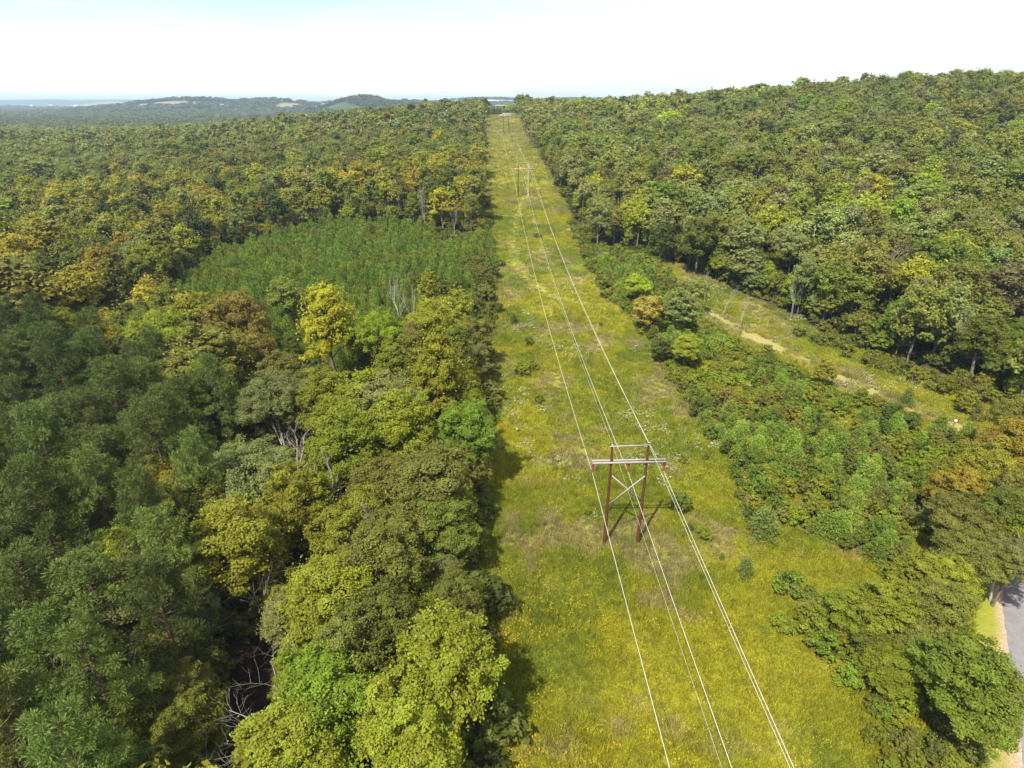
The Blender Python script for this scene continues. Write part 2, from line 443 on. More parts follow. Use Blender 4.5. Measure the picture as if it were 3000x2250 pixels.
def pick_colour(x, y, u):
    if x < xc(y):
        if y > 330: w = [('green', .34), ('grey-green', .24), ('olive', .3), ('dark green', .05), ('golden', .02), ('yellow-green', .05)]
        elif y > 120: w = [('olive', .36), ('golden', .13), ('yellow-green', .12), ('dark green', .09), ('green', .18), ('orange-brown', .02), ('grey-green', .10)]
        else: w = [('yellow-green', .3), ('olive', .22), ('lime green', .12), ('green', .16), ('grey-green', .14), ('golden', .06)]
    else:
        if y > 260: w = [('green', .34), ('grey-green', .26), ('olive', .22), ('dark green', .08), ('yellow-green', .05), ('lime green', .05)]
        else: w = [('green', .26), ('grey-green', .24), ('olive', .22), ('lime green', .1), ('yellow-green', .13), ('dull brown', .05)]
    t = 0
    for nm, q in w:
        t += q
        if u <= t: return nm
    return w[0][0]

def jit(c, s=.12):
    f = 1 + rng.normal() * s; return tuple(max(.004, v * f * (1 + rng.normal() * .05)) for v in c)

# ------------------------------------------------------------------ camera, sun, sky
cam = bpy.data.cameras.new('camera'); co = bpy.data.objects.new('camera', cam); COL.objects.link(co)
cam.sensor_width = 36; cam.lens = 36 * FPX / 3000; cam.clip_start = .5; cam.clip_end = 40000
co.location = (0, 0, CAMZ); co.rotation_euler = (math.pi / 2 - PITCH, 0, 0); S.camera = co

EL = math.radians(55); AZ = math.atan2(-.507, -.862)     # where the sun stands: behind the camera, to the left
sd = bpy.data.lights.new('sun', 'SUN'); sd.energy = 4.6; sd.angle = math.radians(.55); sd.color = (1, .94, .80)
so = bpy.data.objects.new('sun', sd); COL.objects.link(so)
import mathutils
sunv = mathutils.Vector((math.sin(AZ) * math.cos(EL), math.cos(AZ) * math.cos(EL), math.sin(EL)))
so.rotation_euler = sunv.to_track_quat('Z', 'Y').to_euler()

w = bpy.data.worlds.new('World'); S.world = w; w.use_nodes = True; nt = w.node_tree; nt.nodes.clear(); ns, lk = nt.nodes, nt.links
wo = N(ns, 'ShaderNodeOutputWorld'); bg = N(ns, 'ShaderNodeBackground', inp={1: .12})
sky = N(ns, 'ShaderNodeTexSky', sky_type='NISHITA', sun_disc=False, sun_elevation=EL, sun_rotation=AZ, air_density=1.0, dust_density=.5, ozone_density=1.0)
tc = N(ns, 'ShaderNodeTexCoord'); sx = N(ns, 'ShaderNodeSeparateXYZ'); lk.new(tc.outputs['Generated'], sx.inputs[0])
# thin high cloud: plane-projected noise, thicker towards the right (east)
zz = N(ns, 'ShaderNodeMath', operation='ADD', inp={1: .08}); lk.new(sx.outputs['Z'], zz.inputs[0])
zm = N(ns, 'ShaderNodeMath', operation='MAXIMUM', inp={1: .03}); lk.new(zz.outputs[0], zm.inputs[0])
dx = N(ns, 'ShaderNodeMath', operation='DIVIDE'); lk.new(sx.outputs['X'], dx.inputs[0]); lk.new(zm.outputs[0], dx.inputs[1])
dy = N(ns, 'ShaderNodeMath', operation='DIVIDE'); lk.new(sx.outputs['Y'], dy.inputs[0]); lk.new(zm.outputs[0], dy.inputs[1])
cv = N(ns, 'ShaderNodeCombineXYZ'); lk.new(dx.outputs[0], cv.inputs[0]); lk.new(dy.outputs[0], cv.inputs[1])
mpw = N(ns, 'ShaderNodeMapping'); mpw.inputs['Scale'].default_value = (.55, .8, 1); mpw.inputs['Location'].default_value = (3.1, .4, 0); lk.new(cv.outputs[0], mpw.inputs[0])
cn = N(ns, 'ShaderNodeTexNoise', inp={'Scale': .9, 'Detail': 8.0, 'Roughness': .62, 'Distortion': .6}); lk.new(mpw.outputs[0], cn.inputs['Vector'])
cx = N(ns, 'ShaderNodeMath', operation='MULTIPLY_ADD', inp={1: .42, 2: .10}); lk.new(sx.outputs['X'], cx.inputs[0])
ca = N(ns, 'ShaderNodeMath', operation='ADD'); lk.new(cn.outputs['Fac'], ca.inputs[0]); lk.new(cx.outputs[0], ca.inputs[1])
cr = N(ns, 'ShaderNodeMapRange', inp={1: .38, 2: .72, 3: 0.18, 4: 1}); lk.new(ca.outputs[0], cr.inputs[0])
mxs = N(ns, 'ShaderNodeMix', data_type='RGBA'); lk.new(cr.outputs[0], mxs.inputs['Factor']); hsw = N(ns, 'ShaderNodeHueSaturation', inp={'Saturation': 1.4, 'Value': 1.0}); lk.new(sky.outputs[0], hsw.inputs['Color']); lk.new(hsw.outputs[0], mxs.inputs['A']); mxs.inputs['B'].default_value = (4.3, 4.35, 4.4, 1)
lk.new(mxs.outputs['Result'], bg.inputs[0]); lk.new(bg.outputs[0], wo.inputs['Surface'])

S.view_settings.view_transform = 'Standard'; S.view_settings.look = 'None'; S.view_settings.gamma = 1
S.view_settings.exposure = 1.14
S.cycles.max_bounces = 6; S.cycles.diffuse_bounces = 3; S.cycles.transmission_bounces = 3; S.cycles.transparent_max_bounces = 8; S.cycles.volume_bounces = 0
S.cycles.use_denoising = True; S.cycles.denoiser = 'OPENIMAGEDENOISE'; S.cycles.denoising_prefilter = 'ACCURATE'

# ------------------------------------------------------------------ ground
nr = 460; r_ = 4 * (13500 / 4) ** (np.arange(nr) / (nr - 1)); na_ = 900
fa = np.linspace(0, 1, na_, endpoint=False)
th = fa * 2 * math.pi
RR, TH = np.meshgrid(r_, th, indexing='ij')
gx = (RR * np.sin(TH)).ravel(); gy = (RR * np.cos(TH)).ravel()
gx = np.append(gx, 0); gy = np.append(gy, 0); gz = H(gx, gy)
ii, jj = np.meshgrid(np.arange(nr - 1), np.arange(na_), indexing='ij'); ii = ii.ravel(); jj = jj.ravel(); j2 = (jj + 1) % na_
GQ = np.stack([ii * na_ + j2, ii * na_ + jj, (ii + 1) * na_ + jj, (ii + 1) * na_ + j2], 1)
m, nt, ns, lk = newmat('ground')
out = N(ns, 'ShaderNodeOutputMaterial'); p = N(ns, 'ShaderNodeBsdfPrincipled', inp={'Roughness': .95, 'Specular IOR Level': .1})
geo = N(ns, 'ShaderNodeNewGeometry')
def noise(scale, detail=4, rough=.6):
    q = N(ns, 'ShaderNodeTexNoise', inp={'Scale': scale, 'Detail': detail, 'Roughness': rough}); lk.new(geo.outputs['Position'], q.inputs['Vector']); return q.outputs['Fac']
def att(nm): return N(ns, 'ShaderNodeAttribute', attribute_name=nm).outputs['Fac']
def mixc(f, a, b):
    q = N(ns, 'ShaderNodeMix', data_type='RGBA'); lk.new(f, q.inputs['Factor'])
    for s, v in (('A', a), ('B', b)):
        if isinstance(v, tuple): q.inputs[s].default_value = (*v, 1)
        else: lk.new(v, q.inputs[s])
    return q.outputs['Result']
def mapr(v, a, b, c=0, d=1):
    q = N(ns, 'ShaderNodeMapRange', inp={1: a, 2: b, 3: c, 4: d}); lk.new(v, q.inputs[0]); return q.outputs[0]
def mth(op, a, b):
    q = N(ns, 'ShaderNodeMath', operation=op)
    for k, v in ((0, a), (1, b)):
        if isinstance(v, (int, float)): q.inputs[k].default_value = v
        else: lk.new(v, q.inputs[k])
    return q.outputs[0]
n_big, n_mid, n_fine = noise(.045, 4), noise(.35, 5, .7), noise(3.5, 4, .7)
grass = mixc(mapr(n_mid, .35, .62), (.17, .20, .022), (.25, .25, .03))
grass = mixc(mapr(n_big, .46, .62), grass, (.27, .225, .07))
grass = mixc(mapr(noise(.16, 5, .65), .60, .68), grass, (.33, .25, .15))
grass = mixc(mapr(n_fine, .3, .7, 0, .45), grass, (.12, .14, .016))
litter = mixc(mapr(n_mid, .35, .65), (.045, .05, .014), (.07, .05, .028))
shrubby = mixc(mapr(n_mid, .35, .65), (.15, .175, .02), (.23, .21, .06))
shaded_soil = mixc(mapr(n_fine, .3, .7), (.022, .013, .009), (.042, .025, .018))  # gully soil, its colour darkened to hold the shade under the pines
edge = mth('MULTIPLY', mth('SUBTRACT', n_mid, .5), 9.0)
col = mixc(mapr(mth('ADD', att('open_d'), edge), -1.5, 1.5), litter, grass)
col = mixc(mapr(mth('ADD', att('shrub_d'), edge), -2, 2), col, shrubby)
col = mixc(mapr(mth('ADD', att('track_d'), mth('MULTIPLY', edge, .7)), .8, 4.2, .6, 0), col, mixc(mapr(n_fine, .35, .65), (.22, .20, .06), (.34, .27, .15)))
col = mixc(mapr(mth('ADD', att('wheel_d'), mth('MULTIPLY', edge, .2)), .8, 2.4, .5, 0), col, (.32, .30, .07))
col = mixc(mapr(mth('ADD', att('gully_d'), mth('MULTIPLY', edge, .5)), 1.6, 3.4, 1, 0), col, shaded_soil)
col = mixc(mapr(mth('ADD', att('verge_d'), mth('MULTIPLY', edge, .35)), 3.0, 4.2, 1, 0), col, mixc(mapr(n_fine, .35, .65), (.26, .18, .12), (.42, .32, .24)))
farc = mixc(mapr(noise(.012, 6, .7), .35, .65), (.03, .055, .02), (.05, .075, .025))
col = mixc(mapr(att('far_w'), 0, 1), col, farc)
col = mixc(mapr(att('field'), .35, .6), col, mixc(mapr(noise(.01, 3), .4, .6), (.21, .16, .10), (.20, .19, .09)))
lk.new(col, p.inputs['Base Color'])
bu = N(ns, 'ShaderNodeBump', inp={'Strength': .6, 'Distance': .25}); lk.new(n_fine, bu.inputs['Height']); lk.new(bu.outputs[0], p.inputs['Normal'])
lk.new(p.outputs[0], out.inputs['Surface'])
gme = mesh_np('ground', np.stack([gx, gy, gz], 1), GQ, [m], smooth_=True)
def gattr(nm, v):
    a = gme.attributes.new(nm, 'FLOAT', 'POINT'); a.data.foreach_set('value', np.asarray(v, np.float32))
gr = np.hypot(gx, gy)
open_d = np.minimum(gx - (xc(gy) - 17.5), np.maximum(right_edge_x(gy), xc(gy) + 15) - gx)
open_d = np.minimum(open_d, 800 - gy)
open_d = np.maximum(open_d, poly_sd(gx, gy, PLANT))
gattr('open_d', np.clip(open_d, -50, 50)); gattr('shrub_d', np.clip(np.maximum(poly_sd(gx, gy, REGROW), poly_sd(gx, gy, PLANT)), -50, 50))
gattr('track_d', np.clip(seg_dist(gx, gy, TRACK), 0, 60)); gattr('wheel_d', np.clip(seg_dist(gx, gy, TRACK2), 0, 60))
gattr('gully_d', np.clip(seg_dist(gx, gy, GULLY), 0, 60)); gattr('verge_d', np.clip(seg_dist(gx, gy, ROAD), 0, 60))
gattr('far_w', smooth(800, 1000, gr))
FIELDS = [(-1590,2930,170,120),(-1360,2960,120,60),(-1020,3000,60,130),(-880,3060,60,90)]
fm = np.zeros(len(gx))
for fx_, fy_, sx_, sy_ in FIELDS: fm = np.maximum(fm, np.exp(-((gx - fx_) / sx_) ** 2 - ((gy - fy_) / sy_) ** 2))
fm = np.maximum(fm, smooth(.62, .7, vnoise(gx, gy, 600, 21)) * smooth(4000, 4600, gr) * .9)
gattr('field', fm)
g = link('ground', gme); tag(g, kind='structure')

# paved road with a worn edge
def strip(name, line, w, lift, mat, n=80, wob=0):
    pts = []; seg = [math.dist(a, b) for a, b in zip(line[:-1], line[1:])]; L = sum(seg)
    cs = np.concatenate([[0], np.cumsum(seg)]); s = np.linspace(0, L, n)
    X = np.interp(s, cs, [q[0] for q in line]); Y = np.interp(s, cs, [q[1] for q in line])
    for _ in range(6): X[1:-1] = (X[:-2] + 2 * X[1:-1] + X[2:]) / 4; Y[1:-1] = (Y[:-2] + 2 * Y[1:-1] + Y[2:]) / 4
    dX, dY = np.gradient(X), np.gradient(Y); l = np.hypot(dX, dY); nx, ny = dY / l, -dX / l
    V = []; K = 7
    Zc = H(X, Y); 
    for _ in range(10): Zc[1:-1] = (Zc[:-2] + Zc[1:-1] + Zc[2:]) / 3
    for i in range(n):
        for k in range(K):
            o = (k / (K - 1) - .5) * w
            if k in (0, K - 1): o += rng.normal() * wob
            x, y = X[i] + nx[i] * o, Y[i] + ny[i] * o
            V.append((x, y, max(Zc[i], 0 * Zc[i] + h1(x, y) - .0) + lift if k not in (0, K - 1) else h1(x, y) - .08))
    Q = [(i * K + k, i * K + k + 1, (i + 1) * K + k + 1, (i + 1) * K + k) for i in range(n - 1) for k in range(K - 1)]
    o = link(name, mesh_np(name, V, Q, [mat], smooth_=True)); return tag(o, kind='structure')
M_ASPH = plain('asphalt', (.14, .13, .135), (.19, .178, .182), 1.2, rough=.9, bump=.1, detail=8)
strip('road', ROAD, 6.4, .14, M_ASPH, 140, .05)

# ------------------------------------------------------------------ meadow (uncountable growth)
def blades(seed, n, h, spread, wid, lean, mats, top=None, ntop=0, topsz=.1):
    rg = np.random.default_rng(seed)
    b = rg.normal(size=(n, 2)) * spread * .5; d = rg.normal(size=(n, 2)) * lean; hh = h * rg.uniform(.55, 1.1, n)
    P0 = np.stack([b[:, 0], b[:, 1], np.full(n, -.05)], 1); P1 = P0 + np.stack([d[:, 0] * hh, d[:, 1] * hh, hh], 1)
    s = unit(np.cross(P1 - P0, rg.normal(size=(n, 3)))) * wid
    V = np.stack([P0 - s * .5, P0 + s * .5, P1 + s * .3, P1 - s * .3], 1).reshape(-1, 3); Q = np.arange(4 * n).reshape(n, 4); mi = np.zeros(n, int)
    if ntop:
        k = rg.integers(0, n, ntop); c = P1[k] + rg.normal(size=(ntop, 3)) * np.array([.1, .1, .06])
        LV, LQ = leaves(c, unit(rg.normal(size=(ntop, 3)) * .5 + np.array([0, 0, 1])), topsz, rg, .8)
        Q = np.concatenate([Q, LQ + len(V)]); V = np.concatenate([V, LV]); mi = np.concatenate([mi, np.ones(ntop, int)])
    return mesh_np('tuft', V, Q, mats, mi)
M_GR = leaf_mat('grass_blade', True, trans=.35, var=.5)
M_YF = leaf_mat('goldenrod_flower', False, fixed=(.46, .38, .014), trans=.2, var=.3)
M_WF = leaf_mat('white_flower', False, fixed=(.40, .41, .28), trans=.2, var=.3)
TUFT = [blades(i, 60, .6, .42, .045, .45, [M_GR]) for i in range(4)]
GOLD = [blades(20 + i, 26, .6, .6, .06, .28, [M_GR, M_YF], ntop=26, topsz=.12) for i in range(2)]
WHITE = [blades(30 + i, 26, .8, .62, .06, .28, [M_GR, M_WF], ntop=22, topsz=.15) for i in range(2)]
def gridpts(x0, x1, y0, y1, s, j=.5):
    X, Y = np.meshgrid(np.arange(x0, x1, s), np.arange(y0, y1, s)); X = X.ravel() + rng.uniform(-j, j, X.size) * s; Y = Y.ravel() + rng.uniform(-j, j, Y.size) * s
    return X, Y
def meadow_mask(X, Y):
    m_ = (X > xc(Y) - 18.5 + (vnoise(X, Y, 6, 31) - .5) * 4) & (X < np.maximum(right_edge_x(Y) + 1, xc(Y) + 16)) & (Y < 780)
    m_ &= ~((seg_dist(X, Y, TRACK) < .5 + 1.5 * (vnoise(X, Y, 3, 95) > .5))) & (seg_dist(X, Y, ROAD) > 6)
    px, py, zc = project(X, Y, H(X, Y)); return m_ & (px > -60) & (px < 3080) & (py < 2330) & (zc > 5)
GX, GY, GS = [], [], []
for (y0, y1, s, k) in ((18, 75, .42, 1.0), (75, 140, .66, 1.35), (140, 290, 1.05, 1.9), (290, 780, 2.2, 3.0)):
    X, Y = gridpts(-40, 100, y0, y1, s); q = meadow_mask(X, Y); GX.append(X[q]); GY.append(Y[q]); GS.append(np.full(q.sum(), k))
GX, GY, GS = np.concatenate(GX), np.concatenate(GY), np.concatenate(GS)
thin = (vnoise(GX, GY, 3.2, 44) * .5 + vnoise(GX, GY, 11, 45) * .5); dry = smooth(.62, .72, vnoise(GX, GY, 9, 46) * .6 + vnoise(GX, GY, 2.5, 47) * .4)
yel = vnoise(GX, GY, 7, 48) * .55 + vnoise(GX, GY, 24, 49) * .45; u = rng.uniform(0, 1, len(GX))
keep = (u > dry * .35); GX, GY, GS, thin, dry, yel = [a[keep] for a in (GX, GY, GS, thin, dry, yel)]
u = rng.uniform(0, 1, len(GX)); u2 = rng.uniform(0, 1, len(GX))
near_yellow = smooth(150, 40, GY)
isgold = u < .006 + .13 * smooth(.52, .75, yel) + .02 * near_yellow
wn = vnoise(GX, GY, 8, 51) * .6 + vnoise(GX, GY, 2.5, 52) * .4
iswh = (~isgold) & (u2 < .20 * smooth(.58, .72, wn) * smooth(60, 85, GY) * smooth(200, 150, GY))
GZ = H(GX, GY)
def tints(n, x, y):
    a = np.array([.19, .255, .018]); b = np.array([.385, .388, .020]); c = np.array([.38, .31, .16])
    t = np.clip((vnoise(x, y, 15, 53) - .5) * 1.4 + (vnoise(x, y, 4, 54) - .5) * 1.0 + .48 + .18 * smooth(130, 50, y) + rng.normal(size=len(x)) * .12 - .05, 0, 1)[:, None]
    col = a * (1 - t) + b * t
    d = np.clip(smooth(.52, .75, vnoise(x, y, 9, 46) * .6 + vnoise(x, y, 2.5, 47) * .4) + .10 + .33 * smooth(200, 550, y) + .6 * smooth(4.5, 1.5, seg_dist(x, y, TRACK)) + .15 * smooth(2.6, 1.0, seg_dist(x, y, TRACK2)) + .08 * rng.normal(size=len(x)), 0, 1)[:, None]
    return (col * (1 - d * .65) + c * d * .65) * rng.uniform(.7, 1.3, (len(x), 1))
def do_scatter(name, protos, q, label, cat, hs=1.0):
    n = int(q.sum()); x, y, z, k = GX[q], GY[q], GZ[q], GS[q]
    hv = (.5 + 1.1 * vnoise(x, y, 5, 55)) * hs * k ** .35 * (1 - .65 * smooth(2.4, 1.0, seg_dist(x, y, TRACK2)))
    scatter(name, protos, np.stack([x, y, z], 1), np.stack([rng.normal(size=n) * .1, rng.normal(size=n) * .1, rng.uniform(0, 6.28, n)], 1),
            np.stack([k * rng.uniform(.8, 1.2, n), k * rng.uniform(.8, 1.2, n), hv], 1), rng.integers(0, len(protos), n), tints(n, x, y), label, cat)
do_scatter('meadow_grass', TUFT, ~isgold & ~iswh, 'tall yellow-green grass covering the power line clearing', 'grass')
do_scatter('goldenrod', GOLD, isgold, 'yellow flowering weeds scattered through the clearing grass', 'wildflowers')
do_scatter('white_wildflowers', WHITE, iswh, 'white flowering weeds in patches of the clearing beyond the near poles', 'wildflowers')

# ------------------------------------------------------------------ trees
ORD = ['', 'second ', 'third ', 'fourth ', 'fifth ', 'sixth ', 'seventh ', 'eighth ', 'ninth ', 'tenth ', 'eleventh ', 'twelfth ', 'thirteenth ', 'fourteenth ', 'fifteenth ', 'sixteenth ', 'seventeenth ', 'eighteenth ', 'nineteenth ']
TEN = ['', '', 'twenty', 'thirty', 'forty', 'fifty', 'sixty', 'seventy', 'eighty', 'ninety']
TENTH = ['', '', 'twentieth ', 'thirtieth ', 'fortieth ', 'fiftieth ', 'sixtieth ', 'seventieth ', 'eightieth ', 'ninetieth ']
def ordinal(k):                  # k = 0 is the nearest
    if k < 19: return ORD[k]
    n = k + 1; h = ''
    while n > 100: h = 'two hundred and ' if h else 'hundred and '; n -= 100
    if n == 100: return 'hundredth '
    if n < 20: return h + (ORD[n - 1] if n > 1 else 'first ')
    t, o = divmod(n, 10)
    return h + (TENTH[t] if o == 0 else TEN[t] + '-' + (['', 'first '] + ORD[1:])[o])
COUNT = {}
def nearest(desc, place, kindword):
    key = (desc, place, kindword); k = COUNT.get(key, 0); COUNT[key] = k + 1
    return '%snearest %s %s %s' % (ordinal(k), desc, kindword, place)

def region(x, y):
    if x < xc(y):
        e = (xc(y) - 17.5) - x
        if y > 250 or (y > 210 and x < -90): return 'behind the young pine plantation'
        if e < 9: return 'lining the left edge of the clearing'
        if x < -118 and y > 130: return 'left of the young pine plantation'
        if y > 92: return 'just in front of the young pine plantation'
        if x > -30: return 'in the wood between the dirt gully and clearing'
        return 'among the dark pines at lower left'
    if y < 85 and x < 100: return 'between the brushy regrowth and the road'
    e = x - right_edge_x(y)
    if y > 200 and e < 14: return 'lining the right edge of the clearing'
    if e < 16: return 'at the wood edge above the dirt track'
    return 'in the right hillside wood'
SHAPE = {'round': 'round-crowned', 'tall': 'tall narrow', 'flat': 'spreading', 'cone': 'cone-shaped'}

trees = []                       # dict(x,y,R,Ht,col,form,hero label)
def hero(px, py, Ht, R, colour, form, label=None, frac=.62):
    x, y = at(px, py, Ht * frac); trees.append(dict(x=x, y=y, R=R, Ht=Ht, col=colour, form=form, label=label, hero=True))
for h in [
    (965, 955, 23, 6.0, 'bright yellow', 'tall', 'tall bright yellow-green tree with pale limbs standing in front of the young pine plantation'),
    (1285, 1090, 20, 5.6, 'yellow-green', 'cone', 'cone-shaped yellow-green tree nearest the clearing below the plantation'),
    (1335, 915, 15, 4.6, 'yellow-green', 'round', 'round yellow-green tree right of the slim golden tree near the clearing'),
    (1255, 850, 14, 3.0, 'golden', 'tall', 'slim golden tree in front of the plantation near the clearing'),
    (1380, 990, 13, 4.0, 'olive', 'round', None),
    (1010, 1325, 17, 5.6, 'yellow-green', 'round', 'big round yellow-green tree in the middle of the left wood'),
    (1180, 1270, 17, 5.2, 'yellow-green', 'round', None),
    (1365, 1280, 15, 4.6, 'bright green', 'round', 'bright green bushy tree at the clearing edge left of the near poles'),
    (560, 930, 17, 5.5, 'golden', 'round', None), (690, 960, 20, 6.0, 'orange-brown', 'round', 'orange-brown turning tree left of the tall bright yellow tree'),
    (745, 1050, 16, 4.6, 'orange-brown', 'round', None), (440, 870, 15, 4.5, 'golden', 'round', None),
    (215, 850, 18, 6.2, 'golden', 'round', 'big golden tree at far left behind the dark pines'), (60, 760, 20, 6.5, 'golden', 'round', None), (840, 880, 14, 4.8, 'olive', 'flat', None),
    (495, 1455, 14, 3.6, 'golden', 'flat', 'golden tree leaning over the dark gap beside the lower left pines'), (395, 1650, 12, 2.7, 'bright yellow', 'round', 'small bright yellow tree among the lower left pines'),
    (590, 1510, 15, 4.4, 'olive', 'round', None), (700, 1600, 16, 5.2, 'yellow-green', 'round', None), (810, 1190, 15, 5.6, 'grey-green', 'flat', 'feathery grey-green spreading tree beside the lower left pines'),
    (730, 1420, 15, 5.2, 'grey-green', 'flat', None), (470, 1750, 14, 4.5, 'grey-green', 'flat', None), (960, 1180, 16, 4.8, 'yellow-green', 'round', None),
    (870, 1480, 15, 4.2, 'yellow-green', 'round', None), (1030, 1560, 14, 4.6, 'lime green', 'round', None), (1240, 1440, 15, 6.0, 'olive', 'round', None), (1110, 1440, 14, 4.0, 'olive', 'round', None),
    (1300, 1560, 12, 4.0, 'green', 'round', None), (1120, 1660, 15, 5.0, 'olive', 'round', None), (1340, 1760, 10, 3.0, 'olive', 'round', 'small vine-draped tree at the shaded left clearing edge'),
    (960, 1760, 14, 5.0, 'yellow-green', 'round', None), (1120, 1850, 14, 4.2, 'green', 'round', None), (1300, 1980, 15, 5.2, 'yellow-green', 'round', 'yellow-green tree at bottom, beside the clearing'), (1200, 2150, 14, 4.5, 'yellow-green', 'round', None),
    (960, 2080, 14, 4.6, 'lime green', 'round', None), (880, 2230, 13, 4.2, 'yellow-green', 'round', None), (1020, 1950, 14, 3.6, 'olive', 'round', None), (560, 2140, 9, 3.2, 'green', 'round', None),
    (2840, 2010, 11.5, 4.8, 'bright green', 'round', 'big bright green tree at lower right overhanging the road'), (2680, 1900, 7, 2.6, 'olive', 'round', None), (2700, 1690, 8.5, 3.4, 'yellow-green', 'tall', None), (2600, 1790, 9, 3.7, 'yellow-green', 'round', 'wide yellow-green tree at lower right beside the clearing'),
    (2500, 1790, 7, 2.8, 'lime green', 'round', None), (2730, 1790, 10, 3.4, 'olive', 'round', None), (2600, 1960, 6, 2.8, 'yellow-green', 'round', None), (2560, 1880, 5.5, 2.0, 'green', 'round', None), (2850, 1650, 10, 3.8, 'olive', 'flat', None),
    (2780, 1720, 9, 3.2, 'yellow-green', 'round', None), (2830, 1540, 10, 4.2, 'olive', 'flat', None), (2950, 1530, 12, 4.2, 'green', 'round', None), (2880, 1400, 12, 4.0, 'golden', 'round', None),
    (2965, 1330, 14, 4.4, 'golden', 'round', 'yellow turning tree at the right edge above the road'), (2800, 1440, 10, 3.5, 'golden', 'round', None), (2960, 1660, 10, 3.0, 'grey-green', 'flat', None),
    (2990, 1590, 11, 3.6, 'yellow-green', 'round', None), (2975, 1480, 12, 3.8, 'olive', 'round', None), (2990, 1250, 13, 4, 'olive', 'flat', None), (1985, 900, 12, 4.6, 'grey-green', 'tall', 'thin grey-brown tree in the clump between clearing and dirt track'), (1900, 910, 10, 3.8, 'orange-brown', 'round', None), (1870, 840, 8, 3.6, 'lime green', 'round', None),
    (2040, 860, 10, 3.2, 'grey-green', 'flat', None), (1940, 1020, 6, 2.4, 'dark green', 'round', None), (2010, 1020, 8, 3.4, 'yellow-green', 'round', 'round yellow-green tree nearest the camera in the mid-right clump'),
    (2420, 1085, 7, 2.5, 'yellow-green', 'tall', 'columnar yellow-green tree standing beside the dirt track'), (2960, 850, 18, 6.2, 'dull brown', 'round', 'dark red-brown tree at the right edge of the hillside wood'),
    (1755, 640, 17, 4.6, 'grey-green', 'round', None), (1860, 620, 17, 5.0, 'yellow-green', 'round', None), (1940, 690, 15, 4.2, 'dark green', 'cone', None),
    (2630, 640, 18, 6, 'lime green', 'round', None), (2050, 700, 18, 5.4, 'green', 'round', None), (2180, 700, 18, 6.4, 'grey-green', 'round', 'wide grey-green tree at the wood edge above the bare white snag'),
    (1390, 540, 18, 5.2, 'bright green', 'round', 'bright green tree at the clearing edge behind the plantation'), (1290, 560, 17, 5, 'green', 'round', None), (1285, 415, 19, 4.6, 'bright yellow', 'round', 'bright yellow tree far off in the left wood behind the plantation'),
    (1180, 410, 19, 4.8, 'golden', 'round', None)]: hero(*h)
# mature pines at lower left
PINEZONE = [(-140,100),(-105,120),(-66,100),(-41,82),(-36,62),(-34,45),(-31.5,30),(-31,-5),(-160,-5)]
pines = []
X, Y = gridpts(-150, -20, -5, 125, 7.0, .38)
q = in_poly(X, Y, PINEZONE) & (seg_dist(X, Y, GULLY) > 3.8) & (seg_dist(X, Y, [(-28, 46), (-25, 37), (-19, 26)]) > 4.2); X, Y = X[q], Y[q]
Z = H(X, Y); px, py, zc = project(X, Y, Z + 17); q = (px > -420) & (py < 2700) & (px < 3100) & (zc > 8)
for x, y in zip(X[q], Y[q]):
    if rng.uniform() < .06 and y > 35: continue
    pines.append(dict(x=x, y=y, R=rng.uniform(3.6, 5.2), Ht=rng.uniform(15.5, 22)))
# everything else, on a jittered grid
HX = np.array([t['x'] for t in trees]); HY = np.array([t['y'] for t in trees]); HR = np.array([t['R'] for t in trees])
X, Y = gridpts(-1200, 1200, 5, 1150, 8.4, .42)
px, py, zc = project(X, Y, 15 + H(X, Y)); q = (px > -450) & (px < 3350) & (py < 2750) & (zc > 8); X, Y = X[q], Y[q]
q = wood(X, Y) & ~in_poly(X, Y, PINEZONE); X, Y = X[q], Y[q]
dm = np.array([np.min(np.hypot(HX - x, HY - y) - HR * .8) if y < 700 else 99 for x, y in zip(X, Y)]); q = dm > 2.3; X, Y = X[q], Y[q]
HERO_L = [t for t in trees if t['label'] and t['y'] < 200]
rr = rng.uniform(0, 1, len(X)); cl = vnoise(X, Y, 30, 61)
for x, y, a, c in zip(X, Y, rr, cl):
    if a < .04: continue
    u_ = float(np.clip(.62 * rng.uniform() + .38 * (c * 1.5 - .25), 0, 1))
    Rr = 3.3 + 3.4 * rng.uniform() ** 1.3; Rr = Rr * 1.3 if rng.uniform() < .08 else Rr * .72 if rng.uniform() < .16 else Rr; Hh = rng.uniform(13.5, 18) + (Rr - 4.5) * 1.3; Hh = Hh * (.9 if y < 90 else 1)
    if x > xc(y) and y < 85: Hh *= .62; Rr *= .85
    for hr in HERO_L:            # lower trees stand in front of the landmark trees
        if 0 < hr['y'] - y < 18 and abs(x * hr['y'] / y - hr['x']) < hr['R'] * .9: Hh *= .6; Rr *= .8; break
    colr = pick_colour(x, y, u_ if rng.uniform() < .72 else rng.uniform())
    trees.append(dict(x=x, y=y, R=Rr, Ht=Hh, col=colr, form=random.choice(FORMS), label=None, hero=False))
X, Y = gridpts(-130, 110, 20, 420, 4.6, .4)
px, py, zc = project(X, Y, 6 + H(X, Y)); q = (px > -300) & (px < 3300) & (py < 2600) & wood(X, Y); X, Y = X[q], Y[q]
inner = np.zeros(len(X), bool)
for ddx, ddy in ((6, 0), (-6, 0), (0, -7), (9, 0), (-9, 0)): inner |= ~wood(X + ddx, Y + ddy) & ~in_poly(X + ddx, Y + ddy, PINEZONE)
X, Y = X[inner], Y[inner]
for x, y in zip(X, Y):
    if rng.uniform() < .1: continue
    trees.append(dict(x=x, y=y, R=rng.uniform(1.9, 3.2), Ht=rng.uniform(5.5, 12), col=pick_colour(x, y, rng.uniform()), form=random.choice(['round', 'tall', 'cone', 'tall']), label=None, hero=False))
